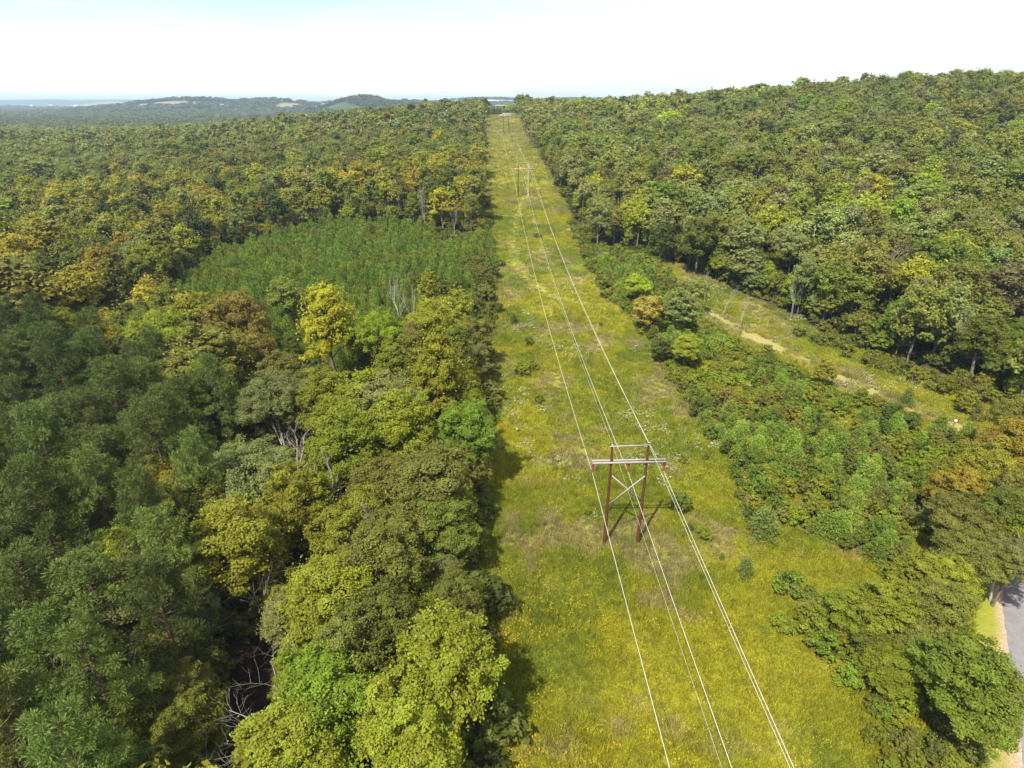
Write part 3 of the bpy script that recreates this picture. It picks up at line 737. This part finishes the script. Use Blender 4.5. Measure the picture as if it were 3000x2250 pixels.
for t in trees:
    t['z'] = h1(t['x'], t['y']); a, b, c = project(t['x'], t['y'], t['z'] + t['Ht'] * .8); t['px'], t['py'], t['zc'] = float(a), float(b), float(c)
    rpx = t['R'] * FPX / t['zc']; t['in'] = -rpx * .6 < t['px'] < 3000 + rpx * .6 and t['py'] < 2250 + rpx * .7
trees.sort(key=lambda t: t['zc'])
nind = 0; rest = []
PR0 = {'round': 5.0, 'tall': 4.3, 'flat': 5.8, 'cone': 4.3}
for t in trees:
    if t['in'] and (nind < 285 or t['hero']):
        lod = BL0 if t['zc'] < 125 else BL1
        cand = [p_ for p_ in lod if p_[2] == t['form']]; pr = random.choice(cand)
        k = t['R'] / PR0[t['form']]; e = bpy.data.objects.new('broadleaf_tree', None); COL.objects.link(e)
        e.location = (t['x'], t['y'], t['z']); e.rotation_euler = (0, 0, rng.uniform(0, 6.28)); e.scale = (k, k * rng.uniform(.9, 1.1), t['Ht'] / 18)
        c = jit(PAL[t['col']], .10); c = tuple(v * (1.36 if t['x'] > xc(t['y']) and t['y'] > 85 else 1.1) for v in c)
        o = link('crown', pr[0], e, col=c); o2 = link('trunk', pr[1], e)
        if t['col'] in ('bright yellow',) or rng.uniform() < .1: o2.data = o2.data.copy() if False else o2.data
        d = '%s %s' % (SHAPE[t['form']], t['col'])
        tag(e, t['label'] or nearest(d, region(t['x'], t['y']), 'tree'), 'tree', 'broadleaf trees of the woods')
        nind += 1
    else: rest.append(t)
P_, Rt, Sc, Ix, Ti = [], [], [], [], []
for t in rest:
    lod = 0 if t['zc'] < 190 else 1 if t['zc'] < 430 else 2
    ix = random.randrange(4) if lod == 0 else 4 + random.randrange(7) if lod == 1 else 11 + random.randrange(7)
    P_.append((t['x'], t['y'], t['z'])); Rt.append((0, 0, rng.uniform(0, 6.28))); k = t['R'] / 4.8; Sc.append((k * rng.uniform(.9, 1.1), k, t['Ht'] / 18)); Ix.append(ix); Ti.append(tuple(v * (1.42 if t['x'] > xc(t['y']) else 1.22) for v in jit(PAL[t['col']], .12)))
# far woods out to the hills
def farband(y0, y1, s, k, hmul=1.0):
    ext = y1 * 1.02
    X, Y = gridpts(-ext, ext, y0, y1, s, .45); Z = H(X, Y); a, b, c = project(X, Y, Z + 12); q = (a > -120) & (a < 3120); X, Y, Z = X[q], Y[q], Z[q]
    f = np.zeros(len(X))
    for fx_, fy_, sx_, sy_ in FIELDS: f = np.maximum(f, np.exp(-((X - fx_) / sx_) ** 2 - ((Y - fy_) / sy_) ** 2))
    q = f < .38
    # leave out slopes that face away behind the crest of the near ridge
    for x, y, z in zip(X[q], Y[q], Z[q]):
        if vnoise(x, y, 160, 77) > .8: continue
        c = 'green' if rng.uniform() < .5 else 'dark green' if rng.uniform() < .5 else 'olive' if rng.uniform() < .7 else 'grey-green'
        P_.append((x, y, z - 1)); Rt.append((0, 0, rng.uniform(0, 6.28))); kk = k * rng.uniform(.8, 1.3); Sc.append((kk, kk, hmul * rng.uniform(.7, 1.1))); Ix.append(11 + random.randrange(7)); Ti.append(jit(PAL[c], .15))
farband(1150, 1800, 12, 1.5); farband(1800, 2700, 17, 2.1); farband(2700, 4300, 24, 3.0, 1.1)
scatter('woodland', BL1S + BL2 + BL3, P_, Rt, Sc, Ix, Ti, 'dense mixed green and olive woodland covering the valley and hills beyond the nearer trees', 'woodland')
print('trees', nind, 'rest', len(rest), 'all stuff', len(P_))

for a_, b_ in ((-33, 33), (-31.5, 40), (-34.5, 47), (-30, 26)): pines.append(dict(x=a_, y=b_, R=4.0, Ht=19))  # further pines of the stand, added here to shade the gully
pines.sort(key=lambda t: -h1(t['x'], t['y']) * 0 + t['y'] * cp)
for t in pines:
    z = h1(t['x'], t['y']); a, b, zc_ = [float(v) for v in project(t['x'], t['y'], z + t['Ht'] * .8)]
    pr = random.choice(PN0); e = bpy.data.objects.new('pine_tree', None); COL.objects.link(e)
    e.location = (t['x'], t['y'], z); e.rotation_euler = (0, 0, rng.uniform(0, 6.28)); k = t['R'] / 4.2; e.scale = (k, k, t['Ht'] / 19)
    link('crown', pr[0], e, col=jit((.080, .108, .019), .17)); link('trunk', pr[1], e)
    row = 'beside the dark gully' if seg_dist(np.array([t['x']]), np.array([t['y']]), GULLY)[0] < 12 else 'at the far edge of the pine stand' if t['y'] > 88 + (t['x'] + 60) * -.3 else 'at the left edge of view' if a < 220 else 'in the middle of the pine stand'
    tag(e, nearest('tall dark green' if t['Ht'] > 19 else 'shorter dark green', row, 'pine'), 'pine tree', 'mature pines at lower left')

# young pines, saplings and shrubs
yp = []; brush = []
X, Y = gridpts(-125, 0, 112, 255, 2.75, .3); q = poly_sd(X, Y, PLANT) > .5
for x, y in zip(X[q], Y[q]):
    if rng.uniform() < .05: continue
    if x > -28 and vnoise(x, y, 12, 71) > .5 - (x + 28) * .012: brush.append((x, y, rng.uniform(.8, 1.5), 'green' if rng.uniform() < .6 else 'olive')); continue
    yp.append((x, y, rng.uniform(.85, 1.3), 0))
X, Y = gridpts(25, 90, 44, 200, 1.95, .42); q = (poly_sd(X, Y, REGROW) > -.5) & (seg_dist(X, Y, TRACK) > 5.0 + vnoise(X, Y, 7, 90) * 2)
q &= ~((vnoise(X, Y, 9, 73) < .22) & (Y < 75))
for x, y in zip(X[q], Y[q]):
    if vnoise(x, y, 4.5, 97) < .2: continue
    v = vnoise(x, y, 9, 72) * .6 + rng.uniform() * .4
    if v < .33: yp.append((x, y, rng.uniform(.55, 1.05), 1))
    else: brush.append((x, y, rng.uniform(.55, 1.05), 'lime green' if v > .70 else 'yellow-green' if v > .54 else 'bright green' if rng.uniform() < .6 else 'olive'))
# clearing-side fringe between field and road, wood margins
for (x0, x1, y0, y1, s, fn) in ((32, 46, 30, 52, 1.6, lambda X, Y: (X > 33 + (Y - 30) * .0) & (seg_dist(X, Y, ROAD) > 7)),):
    X, Y = gridpts(x0, x1, y0, y1, s); q = fn(X, Y)
    for x, y in zip(X[q], Y[q]): brush.append((x, y, rng.uniform(.4, .8), 'yellow-green' if rng.uniform() < .5 else 'olive' if rng.uniform() < .6 else 'lime green'))
X, Y = gridpts(-30, 0, 92, 240, 2.2); e_ = X - (xc(Y) - 17.5); q = (e_ > -7) & (e_ < 2) & (vnoise(X, Y, 10, 74) > .38)
for x, y in zip(X[q], Y[q]): brush.append((x, y, rng.uniform(.5, 1.0), 'green' if rng.uniform() < .5 else 'olive'))
X, Y = gridpts(14, 46, 150, 235, 2.4); q = (X > xc(Y) + 14) & (X < right_edge_x(Y) + 2) & (vnoise(X, Y, 10, 75) > .3)
for x, y in zip(X[q], Y[q]): brush.append((x, y, rng.uniform(.6, 1.3), 'lime green' if rng.uniform() < .3 else 'bright green' if rng.uniform() < .4 else 'olive'))
X, Y = gridpts(50, 100, 90, 165, 2.6); q = (X < right_edge_x(Y) + 6) & (seg_dist(X, Y, TRACK) > 3.2) & (poly_sd(X, Y, REGROW) < -1) & (X > right_edge_x(Y) - 9) & (vnoise(X, Y, 9, 76) > .45) & (seg_dist(X, Y, ROAD) > 7)
for x, y in zip(X[q], Y[q]): brush.append((x, y, rng.uniform(.5, 1.1), 'olive' if rng.uniform() < .6 else 'yellow-green'))
def spx(x, y): z = h1(x, y); a, b, c = [float(v) for v in project(x, y, z + 2)]; return z, a, b, c
def spot(x, y):                  # where a small plant stands, in words
    if x < 0 and poly_sd(np.array([x]), np.array([y]), PLANT)[0] > -1.5:
        a = 'front' if y < 155 else 'middle' if y < 200 else 'back'
        b = 'right' if x > -35 else 'centre' if x > -75 else 'left'
        return 'at the %s %s of the plantation' % (a, b)
    if x < 10: return 'along the left edge of the clearing'
    t = seg_dist(np.array([x]), np.array([y]), TRACK)[0] < 7
    if y < 54: return 'between clearing and road at lower right'
    if t and x > right_edge_x(y) - 8: return 'on the wooded side of the dirt track'
    if t: return 'along the regrowth side of the dirt track'
    if y < 68: return 'at the roadside end of the regrowth'
    side = 'clearing side' if x < 40 else 'middle' if x < 52 else 'outer side'
    band = 'near part' if y < 90 else 'central part' if y < 115 else 'far part' if y < 150 else 'farthest corner'
    return 'on the %s of the regrowth %s' % (side, band) if side != 'middle' else 'in the middle of the regrowth %s' % band
def small(lst, protos, sprotos, name, cat, group, snm, slab, scat, cols, desc, place, limit, base):
    L = []
    for (x, y, k, c) in lst:
        z, a, b, d = spx(x, y)
        if -60 < a < 3060 and b < 2330: L.append((d, x, y, z, k, c, a))
    L.sort(key=lambda v: v[0] / v[4]); pts = [[], [], [], [], []]
    for i, (d, x, y, z, k, c, a) in enumerate(L):
        col = jit(cols(c, x, y), .12)
        if i < limit:
            o = link(name, random.choice(protos), loc=(x, y, z), rz=rng.uniform(0, 6.28), sc=(k * rng.uniform(.85, 1.15) * base * ((.76 if c == 0 else 1)), k * base * ((.76 if c == 0 else 1)), k * (1.15 if c == 0 else 1)), col=col)
            tag(o, nearest(desc(c, k), place(x, y), cat), cat, group)
        else:
            pts[0].append((x, y, z)); pts[1].append((0, 0, rng.uniform(0, 6.28))); pts[2].append((k * base * ((.76 if c == 0 else 1)), k * base * ((.76 if c == 0 else 1)), k * (1.15 if c == 0 else 1))); pts[3].append(random.randrange(len(sprotos))); pts[4].append(col)
    if pts[0]: scatter(snm, sprotos, *pts, slab, scat)
    print(name, len(L))
small(yp, YP, YPS, 'young_pine', 'young pine', 'young pines', 'young_pine_stand', 'even dark green stand of young planted pines in the left woods', 'young pines',
      lambda c, x, y: (.098 + .05 * vnoise(x, y, 8, 91), .178 - .02 * vnoise(x, y, 8, 92), .020) if c == 0 else (.155, .212, .026), lambda c, k: ('tall ' if k > .85 else 'low ') + ('green' if c == 0 else 'bushy green'),
      spot, 290, 1.0)
small(brush, SP, SPS, 'shrub', 'shrub', 'shrubs and saplings of the regrowth', 'brush', 'tangled low brush along the wood edges and track', 'brush',
      lambda c, x, y: PAL[c], lambda c, k: ('tall ' if k > .8 else 'low ') + c,
      spot, 270, 1.1)

# saplings standing alone in the clearing
for (a, b, Hh, k, c, kind_, lab) in [
    (1990, 1475, 3.7, 1.0, 'bright green', 'b', 'leafy green sapling in the grass right of the near poles'),
    (2062, 1562, 2.5, .95, 'lime green', 'b', 'small lime green sapling below and right of the near poles'),
    (2021, 1545, 1.5, .8, 'green', 'b', 'low green sapling just left of the small lime sapling'),
    (2003, 1348, 2.0, .9, 'lime green', 'b', 'small lime sapling right of the crossarm end'),
    (2068, 1340, 1.6, 1, 'green', 'b', 'small green bush between the lime sapling and the regrowth'),
    (1717, 1500, 1.6, .85, 'lime green', 'b', 'tiny lime sapling in the grass left of the near poles'),
    (1525, 1080, 3.4, 1.4, 'lime green', 'b', 'wide lime green bush in the clearing near the left trees'),
    (1560, 1070, 3.2, 1.0, 'yellow-green', 'b', 'yellow-green sapling touching the wide lime bush'),
    (1578, 1168, 2.6, .9, 'lime green', 'b', 'slender lime sapling alone in the clearing below the wide bush'),
    (1505, 935, 3.0, 1.0, 'green', 'b', 'green sapling among white flowers near the left trees'),
    (1548, 1000, 3.0, 1.0, 'green', 'b', 'green sapling right of the white flower patch on the left'),
    (1640, 560, 1.8, 1.6, 'green', 'b', 'low dark bush in the clearing before the second poles'),
    (1575, 690, 2.0, 2.2, 'green', 'b', 'low green thicket left of the conductors'),
    (1470, 770, 2.4, 1.7, 'green', 'b', 'dark green bush beside the wheel track bend'),
    (1455, 900, 3.2, 1.5, 'dark green', 'b', 'dark green bush at the clearing edge below the track bend'),
    (1760, 950, 1.4, 1.0, 'grey-green', 'b', 'small pale bush in mid clearing right of the conductors'),
    (2290, 1830, 2.2, 1.4, 'lime green', 'b', 'lime bush in the yellow field near the lower right shrubs'),
    (2240, 1850, 1.3, 1.0, 'lime green', 'b', 'low lime bush left of the lime bush in the yellow field'),
    (2150, 1765, 1.2, .7, 'lime green', 'b', 'tiny lime sapling right of the doubled conductor'),
    (2055, 1695, 1.2, .7, 'green', 'b', 'tiny green sapling under the doubled conductor'),
    (2060, 790, 1.5, 1.0, 'green', 'b', 'small bush by the right wood corner'),
    (2660, 1165, 3.4, 1.0, 'green', 'p', 'cone-shaped green cedar beside the dirt track'),
    (2183, 1670, 3.0, 1.0, 'green', 'p', 'lone young pine in the grass near the regrowth'),
    (2240, 1540, 4.2, 1.3, 'green', 'p', 'blue-green young pine at the regrowth edge right of the poles'),
    (1880, 1775, .9, .9, 'green', 'p', 'tiny pine seedling between the conductors'),
    (2115, 1635, 1.3, .8, 'green', 'p', 'small pine seedling near the lone young pine')]:
    x, y = at(a, b, Hh * .5); z = h1(x, y)
    if kind_ == 'b': o = link('sapling', random.choice(SP), loc=(x, y, z), rz=rng.uniform(0, 6), sc=(k * Hh / 4 * 1.15, k * Hh / 4 * 1.15, Hh / 4), col=PAL[c]); tag(o, lab, 'sapling', 'saplings standing in the clearing')
    else: o = link('young_pine', random.choice(YP), loc=(x, y, z), rz=rng.uniform(0, 6), sc=(k * Hh / 4.2, k * Hh / 4.2, Hh / 4.2), col=(.125, .155, .030)); tag(o, lab, 'young pine', 'young pines')
# twiggy grey thickets
TW = []
for i in range(2):
    rg = np.random.default_rng(800 + i); n = 900; d = unit(rg.normal(size=(n, 3))); d[:, 2] = np.abs(d[:, 2]); P0 = d * np.array([2.3, 2.3, 2.6]) * rg.uniform(.5, .9, n)[:, None]; dd = unit(d + rg.normal(size=(n, 3)) * .6)
    s = unit(np.cross(dd, rg.normal(size=(n, 3)))) * .05; V = np.stack([P0 - s, P0 + s, P0 + dd * .9 + s * .3, P0 + dd * .9 - s * .3], 1).reshape(-1, 3)
    rt, rq = bare(810 + i, 2.6, .9, 3, .06); TW.append(mesh_np('thicket', np.concatenate([V, rt]), np.concatenate([np.arange(4 * n).reshape(n, 4), rq + len(V)]), [M_GREY]))
for i, (a, b, k, lab) in enumerate([(1755, 755, 1.0, 'grey twiggy thicket at the corner of the right wood'), (1372, 710, .8, 'grey twiggy thicket at the clearing edge behind the plantation')]):
    x, y = at(a, b, 1); o = link('thicket', TW[i], loc=(x, y, h1(x, y)), sc=(k * 1.2, k * 1.2, k)); tag(o, lab, 'thicket', 'grey thickets')

# dead and bare trees
for i, (a, b, Hh, w_, pr, lab) in enumerate([
    (850, 1320, 13, 1.5, 1, 'bare grey tree with fine twigs in the left wood by the dark pines'),
    (957, 1440, 15, .7, 2, 'white dead snag with broken forks in the left wood'),
    (1062, 1450, 13, .25, 2, 'thin white dead trunk just right of the broken snag'),
    (800, 1230, 15, 1.4, 1, 'grey bare-topped tree inside the feathery grey-green tree'),
    (1262, 1470, 14.5, 1.1, 1, 'brown bare-branched tree near the left clearing edge'),
    (1130, 1590, 14, .7, 0, 'pale dead fork poking out of the left wood canopy'),
    (1165, 880, 15, .8, 0, 'bare pale trunk group in front of the plantation'),
    (1205, 900, 14, .6, 2, 'thin bare trunk beside the group before the plantation'),
    (700, 2190, 6, 1.0, 0, 'dead branching tree lying in the dark gully at bottom'),
    (880, 2100, 13.5, 1.4, 1, 'grey bare-limbed tree at bottom in the left wood'),
    (750, 1730, 13, .8, 1, 'reddish bare tree beside the dark gully'),
    (470, 1800, 14, 1.3, 1, 'gnarled grey branches among the lower left pines'),
    (2070, 830, 10, .7, 0, 'white bare snag at the wood edge above the track bend'),
    (2120, 870, 9, .7, 0, 'white leaning bare tree right of the snag at the wood edge'),
    (2180, 900, 9, .6, 0, 'slim pale tree with forked trunk at the wood edge'),
    (2330, 860, 12, .55, 0, 'pale forked trunk standing inside the right hillside wood'),
    (2600, 740, 20, .8, 1, 'grey dead treetop rising out of the right hillside wood'),
    (2825, 985, 13, .6, 0, 'white forked dead tree near the right edge of the hillside wood'),
    (2715, 1500, 6, .9, 1, 'bare grey sapling in the regrowth near the road'),
    (2690, 1890, 9.5, 1.1, 0, 'fallen white branch showing in the lower right trees'),
    (2960, 1640, 11, 1.7, 0, 'bare pale branches reaching over the road'),
    (1240, 600, 17, .5, 0, 'slim pale trunk at the back edge of the plantation'),
    (1330, 640, 14, .5, 0, 'pale trunk at the back right corner of the plantation')]):
    x, y = at(a, b, Hh * .6); base = [11, 9, 10][pr]
    o = link('bare_tree', BARE[pr], loc=(x, y, h1(x, y)), rz=rng.uniform(0, 6.28), sc=(w_ * Hh / base, w_ * Hh / base, Hh / base)); tag(o, lab, 'bare tree', 'bare and dead trees')
    if 'leaning' in lab: o.rotation_euler[1] = .35
    if 'fallen' in lab or 'lying' in lab: o.rotation_euler[1] = 1.0

# undergrowth beneath the trees and along their edges
X, Y = gridpts(-170, 150, 10, 300, 3.0); px, py, zc = project(X, Y, H(X, Y)); q = (px > -100) & (px < 3100) & (py < 2400)
X, Y = X[q], Y[q]; ed = X - (xc(Y) - 17.5)
q = (wood(X, Y) | in_poly(X, Y, PINEZONE) | ((ed < 0) & (ed > -5))) & (poly_sd(X, Y, PLANT) < 0) & (seg_dist(X, Y, GULLY) > 2.0) & (seg_dist(X, Y, ROAD) > 6.5) & (rng.uniform(0, 1, len(X)) < .7); X, Y = X[q], Y[q]; n = len(X)
cset = np.array([PAL['green'], PAL['olive'], PAL['dark green'], PAL['yellow-green']]); ci_ = rng.choice(4, n, p=[.4, .3, .15, .15])
k = rng.uniform(.8, 1.8, n)
scatter('undergrowth', SPS, np.stack([X, Y, H(X, Y)], 1), np.stack([np.zeros(n), np.zeros(n), rng.uniform(0, 6.28, n)], 1), np.stack([k * 1.2, k * 1.2, k], 1), rng.integers(0, 4, n), cset[ci_] * rng.uniform(.7, 1.1, (n, 1)), 'dark leafy undergrowth on the floor of the woods', 'undergrowth')

# ------------------------------------------------------------------ power line
M_POLE = plain('pole_wood', (.055, .017, .007), (.11, .036, .015), 3, stretch=(3, 3, .3), rough=.8)
M_POLEG = plain('weathered_wood', (.30, .26, .23), (.46, .41, .36), 3, stretch=(3, 3, .3), rough=.85)
M_ARM = plain('crossarm_wood', (.20, .175, .155), (.34, .30, .27), 4, stretch=(.4, 3, 3), rough=.8)
M_ARMP = plain('pale_crossarm', (.62, .60, .56), (.74, .72, .68), 4, rough=.8, bump=0)  # lighter crossarm colour so the far arms stand out
M_INS = plain('insulator_glaze', (.17, .035, .016), (.23, .055, .028), 3, rough=.3, bump=0)
M_STEEL = plain('galvanised_steel', (.28, .28, .27), (.38, .38, .37), 8, rough=.45, bump=0)
def metal(name, c, r):
    m_, nt_, ns_, lk_ = newmat(name); o_ = N(ns_, 'ShaderNodeOutputMaterial'); p_ = N(ns_, 'ShaderNodeBsdfPrincipled', inp={'Base Color': (*c, 1), 'Roughness': r, 'Metallic': .35}); lk_.new(p_.outputs[0], o_.inputs[0]); return m_
M_WIRE = metal('aluminium_wire', (.75, .72, .62), .5)
def boxg(c, s, rot=None):
    V = np.array([(x, y, z) for x in (-.5, .5) for y in (-.5, .5) for z in (-.5, .5)], float) * np.array(s)
    if rot is not None: V = V @ np.array(rot).T
    V += np.array(c); Q = np.array([(0, 1, 3, 2), (4, 6, 7, 5), (0, 4, 5, 1), (2, 3, 7, 6), (0, 2, 6, 4), (1, 5, 7, 3)]); return V, Q
def beam(a, b, w_, h_):
    a, b = np.array(a, float), np.array(b, float); d = b - a; L = np.linalg.norm(d); ux = d / L; uy = np.array([0, 1, 0.]); uy = unit(uy - ux * (uy @ ux)); uz = np.cross(ux, uy)
    return boxg((a + b) / 2, (L, w_, h_), np.stack([ux, uy, uz], 1))
def insul(p, L):
    prof = [(0, .03)]; k = 7
    for i in range(k): z0 = -.14 - (L - .25) * i / k; prof += [(z0, .05), (z0 - .03, .15), (z0 - .07, .14), (z0 - .09, .05)]
    prof += [(-L, .03)]
    return tube([(p[0], p[1], p[2] + q[0]) for q in prof], [q[1] for q in prof], 10)
def frame(x, y, hp, sep, armw, armz, lab, ah=.30, yaw=.038, insL=1.35, knee=False, cross=2, topbar=True, polegrey=False, z=None):
    z = h1(x, y) if z is None else z
    e = bpy.data.objects.new('utility_structure', None); COL.objects.link(e); e.location = (x, y, z); e.rotation_euler = (0, 0, yaw)
    tag(e, lab, 'power pole', 'wooden transmission line structures')
    hs = sep / 2; tops = []
    for s in (-1, 1):
        zs = np.linspace(-1, hp, 9); hh = hp + (.25 if s > 0 else 0)
        V, Q = tube([(s * (hs + .012 * (hp - q)) * 1.0 if False else s * (hs - .0 * q), 0, q * hh / hp) for q in zs], [.235 - .0075 * max(q, 0) for q in zs], 14)
        cap = np.array([[s * hs, 0, hh + .03]]); n0 = len(V); Q = np.concatenate([Q, [(8 * 14 + k, 8 * 14 + (k + 1) % 14, n0, n0) for k in range(14)]]) if False else Q
        lid = tube([(s * hs, 0, hh - .001), (s * hs, 0, hh + .05)], [.235 - .0075 * hp + .02, .05], 14)
        link('pole', mesh_np('pole', V, Q, [M_POLEG if (polegrey and s > 0) else M_POLE], smooth_=True), e); link('pole_cap', mesh_np('pole_cap', *lid, [M_STEEL]), e)
    for s in (-1, 1):            # twin crossarm planks, one each side of the poles
        link('crossarm', mesh_np('crossarm', *join([boxg((0, s * .27, armz), (armw, .11, ah)), boxg((-armw / 2 + .1, s * .20, armz), (.12, .08, .12)), boxg((armw / 2 - .1, s * .20, armz), (.12, .08, .12))]), [M_ARM if ah < .4 else M_ARMP]), e)
    for i in range(cross):       # cross braces
        s = -1 if i == 0 else 1; yy = -.27 if i == 0 else .27
        link('cross_brace', mesh_np('cross_brace', *beam((s * (hs - .1), yy, armz - 6.1), (-s * (hs - .1), yy, armz - 2.0), .1, .16), [M_ARM]), e)
    if topbar: link('top_bar', mesh_np('top_bar', *join([beam((-hs - .35, -.2, hp - .1), (hs + .2, -.2, hp + .02), .07, .09)]), [M_STEEL]), e)
    if knee: link('knee_brace', mesh_np('knee_brace', *beam((-armw / 2 + .1, 0, armz + .15), (-hs, 0, hp - .1), .12, .16), [M_ARM]), e)
    for s in (-1, 0, 1):
        link('insulator', mesh_np('insulator', *insul((s * (armw / 2 - .12), 0, armz - .15), insL), [M_INS], smooth_=True), e)
    M = mathutils.Matrix.Translation((x, y, z)) @ mathutils.Matrix.Rotation(yaw, 4, 'Z')
    att_ = [M @ mathutils.Vector((s * (armw / 2 - .12), 0, armz - .15 - insL)) for s in (-1, 0, 1)]
    tp = [M @ mathutils.Vector((s * hs, 0, hp + .05)) for s in (-1, 1)]
    return att_, tp
F1 = frame(14.3, 62, 15.3, 4.4, 9.1, 12.9, 'nearest wooden H-frame pole structure with pale crossarm and X bracing in the clearing')
F2 = frame(4.9, 274, 14.6, 4.4, 9.0, 12.0, 'second H-frame pole structure, with a diagonal knee brace at its left', knee=True, cross=1, polegrey=True, ah=.36)
F3 = frame(-5.3, 567, 15.4, 4.6, 10.2, 14.4, 'third H-frame pole structure halfway up the far slope of the clearing', topbar=False, ah=.42)
F4 = frame(-2.8, 752, 41.7 - h1(-2.8, 752), 7.0, 17.0, 41.4 - h1(-2.8, 752), 'low wide H-frame just beyond the crest of the clearing, right of the others', topbar=False, cross=0, ah=.45)
F5 = frame(-12.2, 782, 50.2 - h1(-12.2, 782), 8, 15.5, 49.6 - h1(-12.2, 782), 'tallest distant H-frame rising above the trees at the crest', topbar=False, cross=0, ah=.45)
def wire(name, pts, sags, r, lab, group):
    parts = []; P = []
    for (a, b), sg in zip(zip(pts[:-1], pts[1:]), sags):
        n = 60
        for i in range(n + (b is pts[-1])):
            t = i / n; v = mathutils.Vector(a).lerp(mathutils.Vector(b), t); P.append((v.x, v.y, v.z - 4 * sg * t * (1 - t)))
    o = link(name, mesh_np(name, *tube(P, [r] * len(P), 5), [M_WIRE], smooth_=True)); return tag(o, lab, 'power line', group)
for k, nm in enumerate(('left', 'middle', 'right')):
    a = F1[0][k]; back = (a.x + .0385 * 200, -138, 10.5)
    wire('conductor', [back, a, F2[0][k], F3[0][k], F5[0][k]], [2.6, 5.0, 6.0, 3.0], .022, '%s of the three pale conductors hanging from the crossarms' % nm, 'conductors of the power line')
for k, nm in enumerate(('left', 'right')):
    a = F1[1][k]; back = (a.x + .0385 * 200, -138, 14.0)
    wire('shield_wire', [back, a, F2[1][k], F3[1][k], F5[1][k]], [2.2, 3.8, 5.0, 2.5], .008 if k == 0 else .014, '%s thin overhead wire running over the pole tops' % nm, 'overhead wires on the pole tops')

# leaning gate post with a white top where the track meets the road
M_RUST = plain('rusty_post', (.16, .045, .03), (.26, .09, .06), 4)
M_WHITE = plain('white_paint', (.72, .72, .70), (.82, .82, .8), 4, bump=0)
x, y = at(2772, 1284, .2); z = h1(x, y); e = bpy.data.objects.new('gate_post', None); COL.objects.link(e); e.location = (x, y, z)
link('post', mesh_np('post', *tube([(0, 0, -.3), (1.2, 1.0, 1.5), (1.9, 1.6, 2.6)], [.17, .16, .15], 10), [M_RUST], smooth_=True), e)
link('cap', mesh_np('cap', *tube([(1.9, 1.6, 2.58), (2.02, 1.7, 2.8), (2.05, 1.73, 2.86)], [.21, .21, .02], 10), [M_WHITE], smooth_=True), e)
tag(e, 'leaning rusty brown post with a white top at the end of the dirt track', 'post')

# far town: pale buildings on the hill behind the crest
M_WALL = plain('pale_wall', (.42, .40, .37), (.52, .5, .47), .2, bump=0); M_ROOF = plain('grey_roof', (.3, .28, .27), (.45, .43, .42), .2, bump=0); M_DARK = plain('window_glass', (.05, .06, .07), (.08, .09, .1), 1, rough=.2, bump=0)
k = 0
SIZEW = ['long low', 'small', 'broad', 'narrow', 'wide flat', 'tiny']
for (a, b, w_, d_, hh_) in [(1432, 297, 60, 20, 10), (1447, 299, 34, 18, 8), (1462, 301, 70, 24, 9), (1478, 301, 30, 16, 8), (1490, 303, 44, 20, 8), (1408, 300, 26, 16, 8), (150, 313, 26, 16, 8), (95, 313, 20, 14, 7), (225, 314, 30, 16, 7)]:
    dx_, dy_ = a - 1500, FPX * cp - (b - 1125) * sp; yy = 3750.0 if a > 1000 else 4600.0; xx = dx_ / dy_ * yy; zz_ = h1(xx, yy)
    e = bpy.data.objects.new('building', None); COL.objects.link(e); e.location = (xx, yy, zz_ + 8); e.rotation_euler = (0, 0, rng.uniform(-.3, .3))
    link('wall', mesh_np('wall', *boxg((0, 0, hh_ / 2 - 4), (w_, d_, hh_ + 8)), [M_WALL]), e)
    rv = np.array([(-w_ / 2 - .5, -d_ / 2 - .5, hh_), (w_ / 2 + .5, -d_ / 2 - .5, hh_), (w_ / 2 + .5, d_ / 2 + .5, hh_), (-w_ / 2 - .5, d_ / 2 + .5, hh_), (-w_ / 2 - .5, 0, hh_ + 3), (w_ / 2 + .5, 0, hh_ + 3)], float)
    link('roof', mesh_np('roof', rv, np.array([(0, 1, 5, 4), (2, 3, 4, 5), (3, 0, 4, 4), (1, 2, 5, 5)])[:2], [M_ROOF]), e)
    for q_ in range(4): link('window', mesh_np('window', *boxg((-w_ * .36 + q_ * w_ * .24, -d_ / 2 - .05, hh_ * .5), (w_ * .1, .2, hh_ * .3)), [M_DARK]), e)
    tag(e, nearest('pale far-off', 'on the hazy hill behind the clearing crest' if a > 1000 else 'on the hazy plain at far left', 'building') + (' counting from the left' if False else ''), 'building', 'far-off pale buildings'); k += 1

# ------------------------------------------------------------------ air
m, nt, ns, lk = newmat('haze'); out = N(ns, 'ShaderNodeOutputMaterial')
pv = N(ns, 'ShaderNodeVolumePrincipled', inp={'Density': 0.00012, 'Anisotropy': .2}); pv.inputs['Color'].default_value = (.62, .80, 1, 1); lk.new(pv.outputs[0], out.inputs['Volume'])
zb, zt = float(gz.min()) - 3, 145.0
V, Q = boxg((0, 0, (zb + zt) / 2), (27200, 27200, zt - zb)); hz = link('haze', mesh_np('haze', V, Q, [m])); tag(hz, kind='stuff'); hz['label'] = 'thin blue haze in the air over the valley'
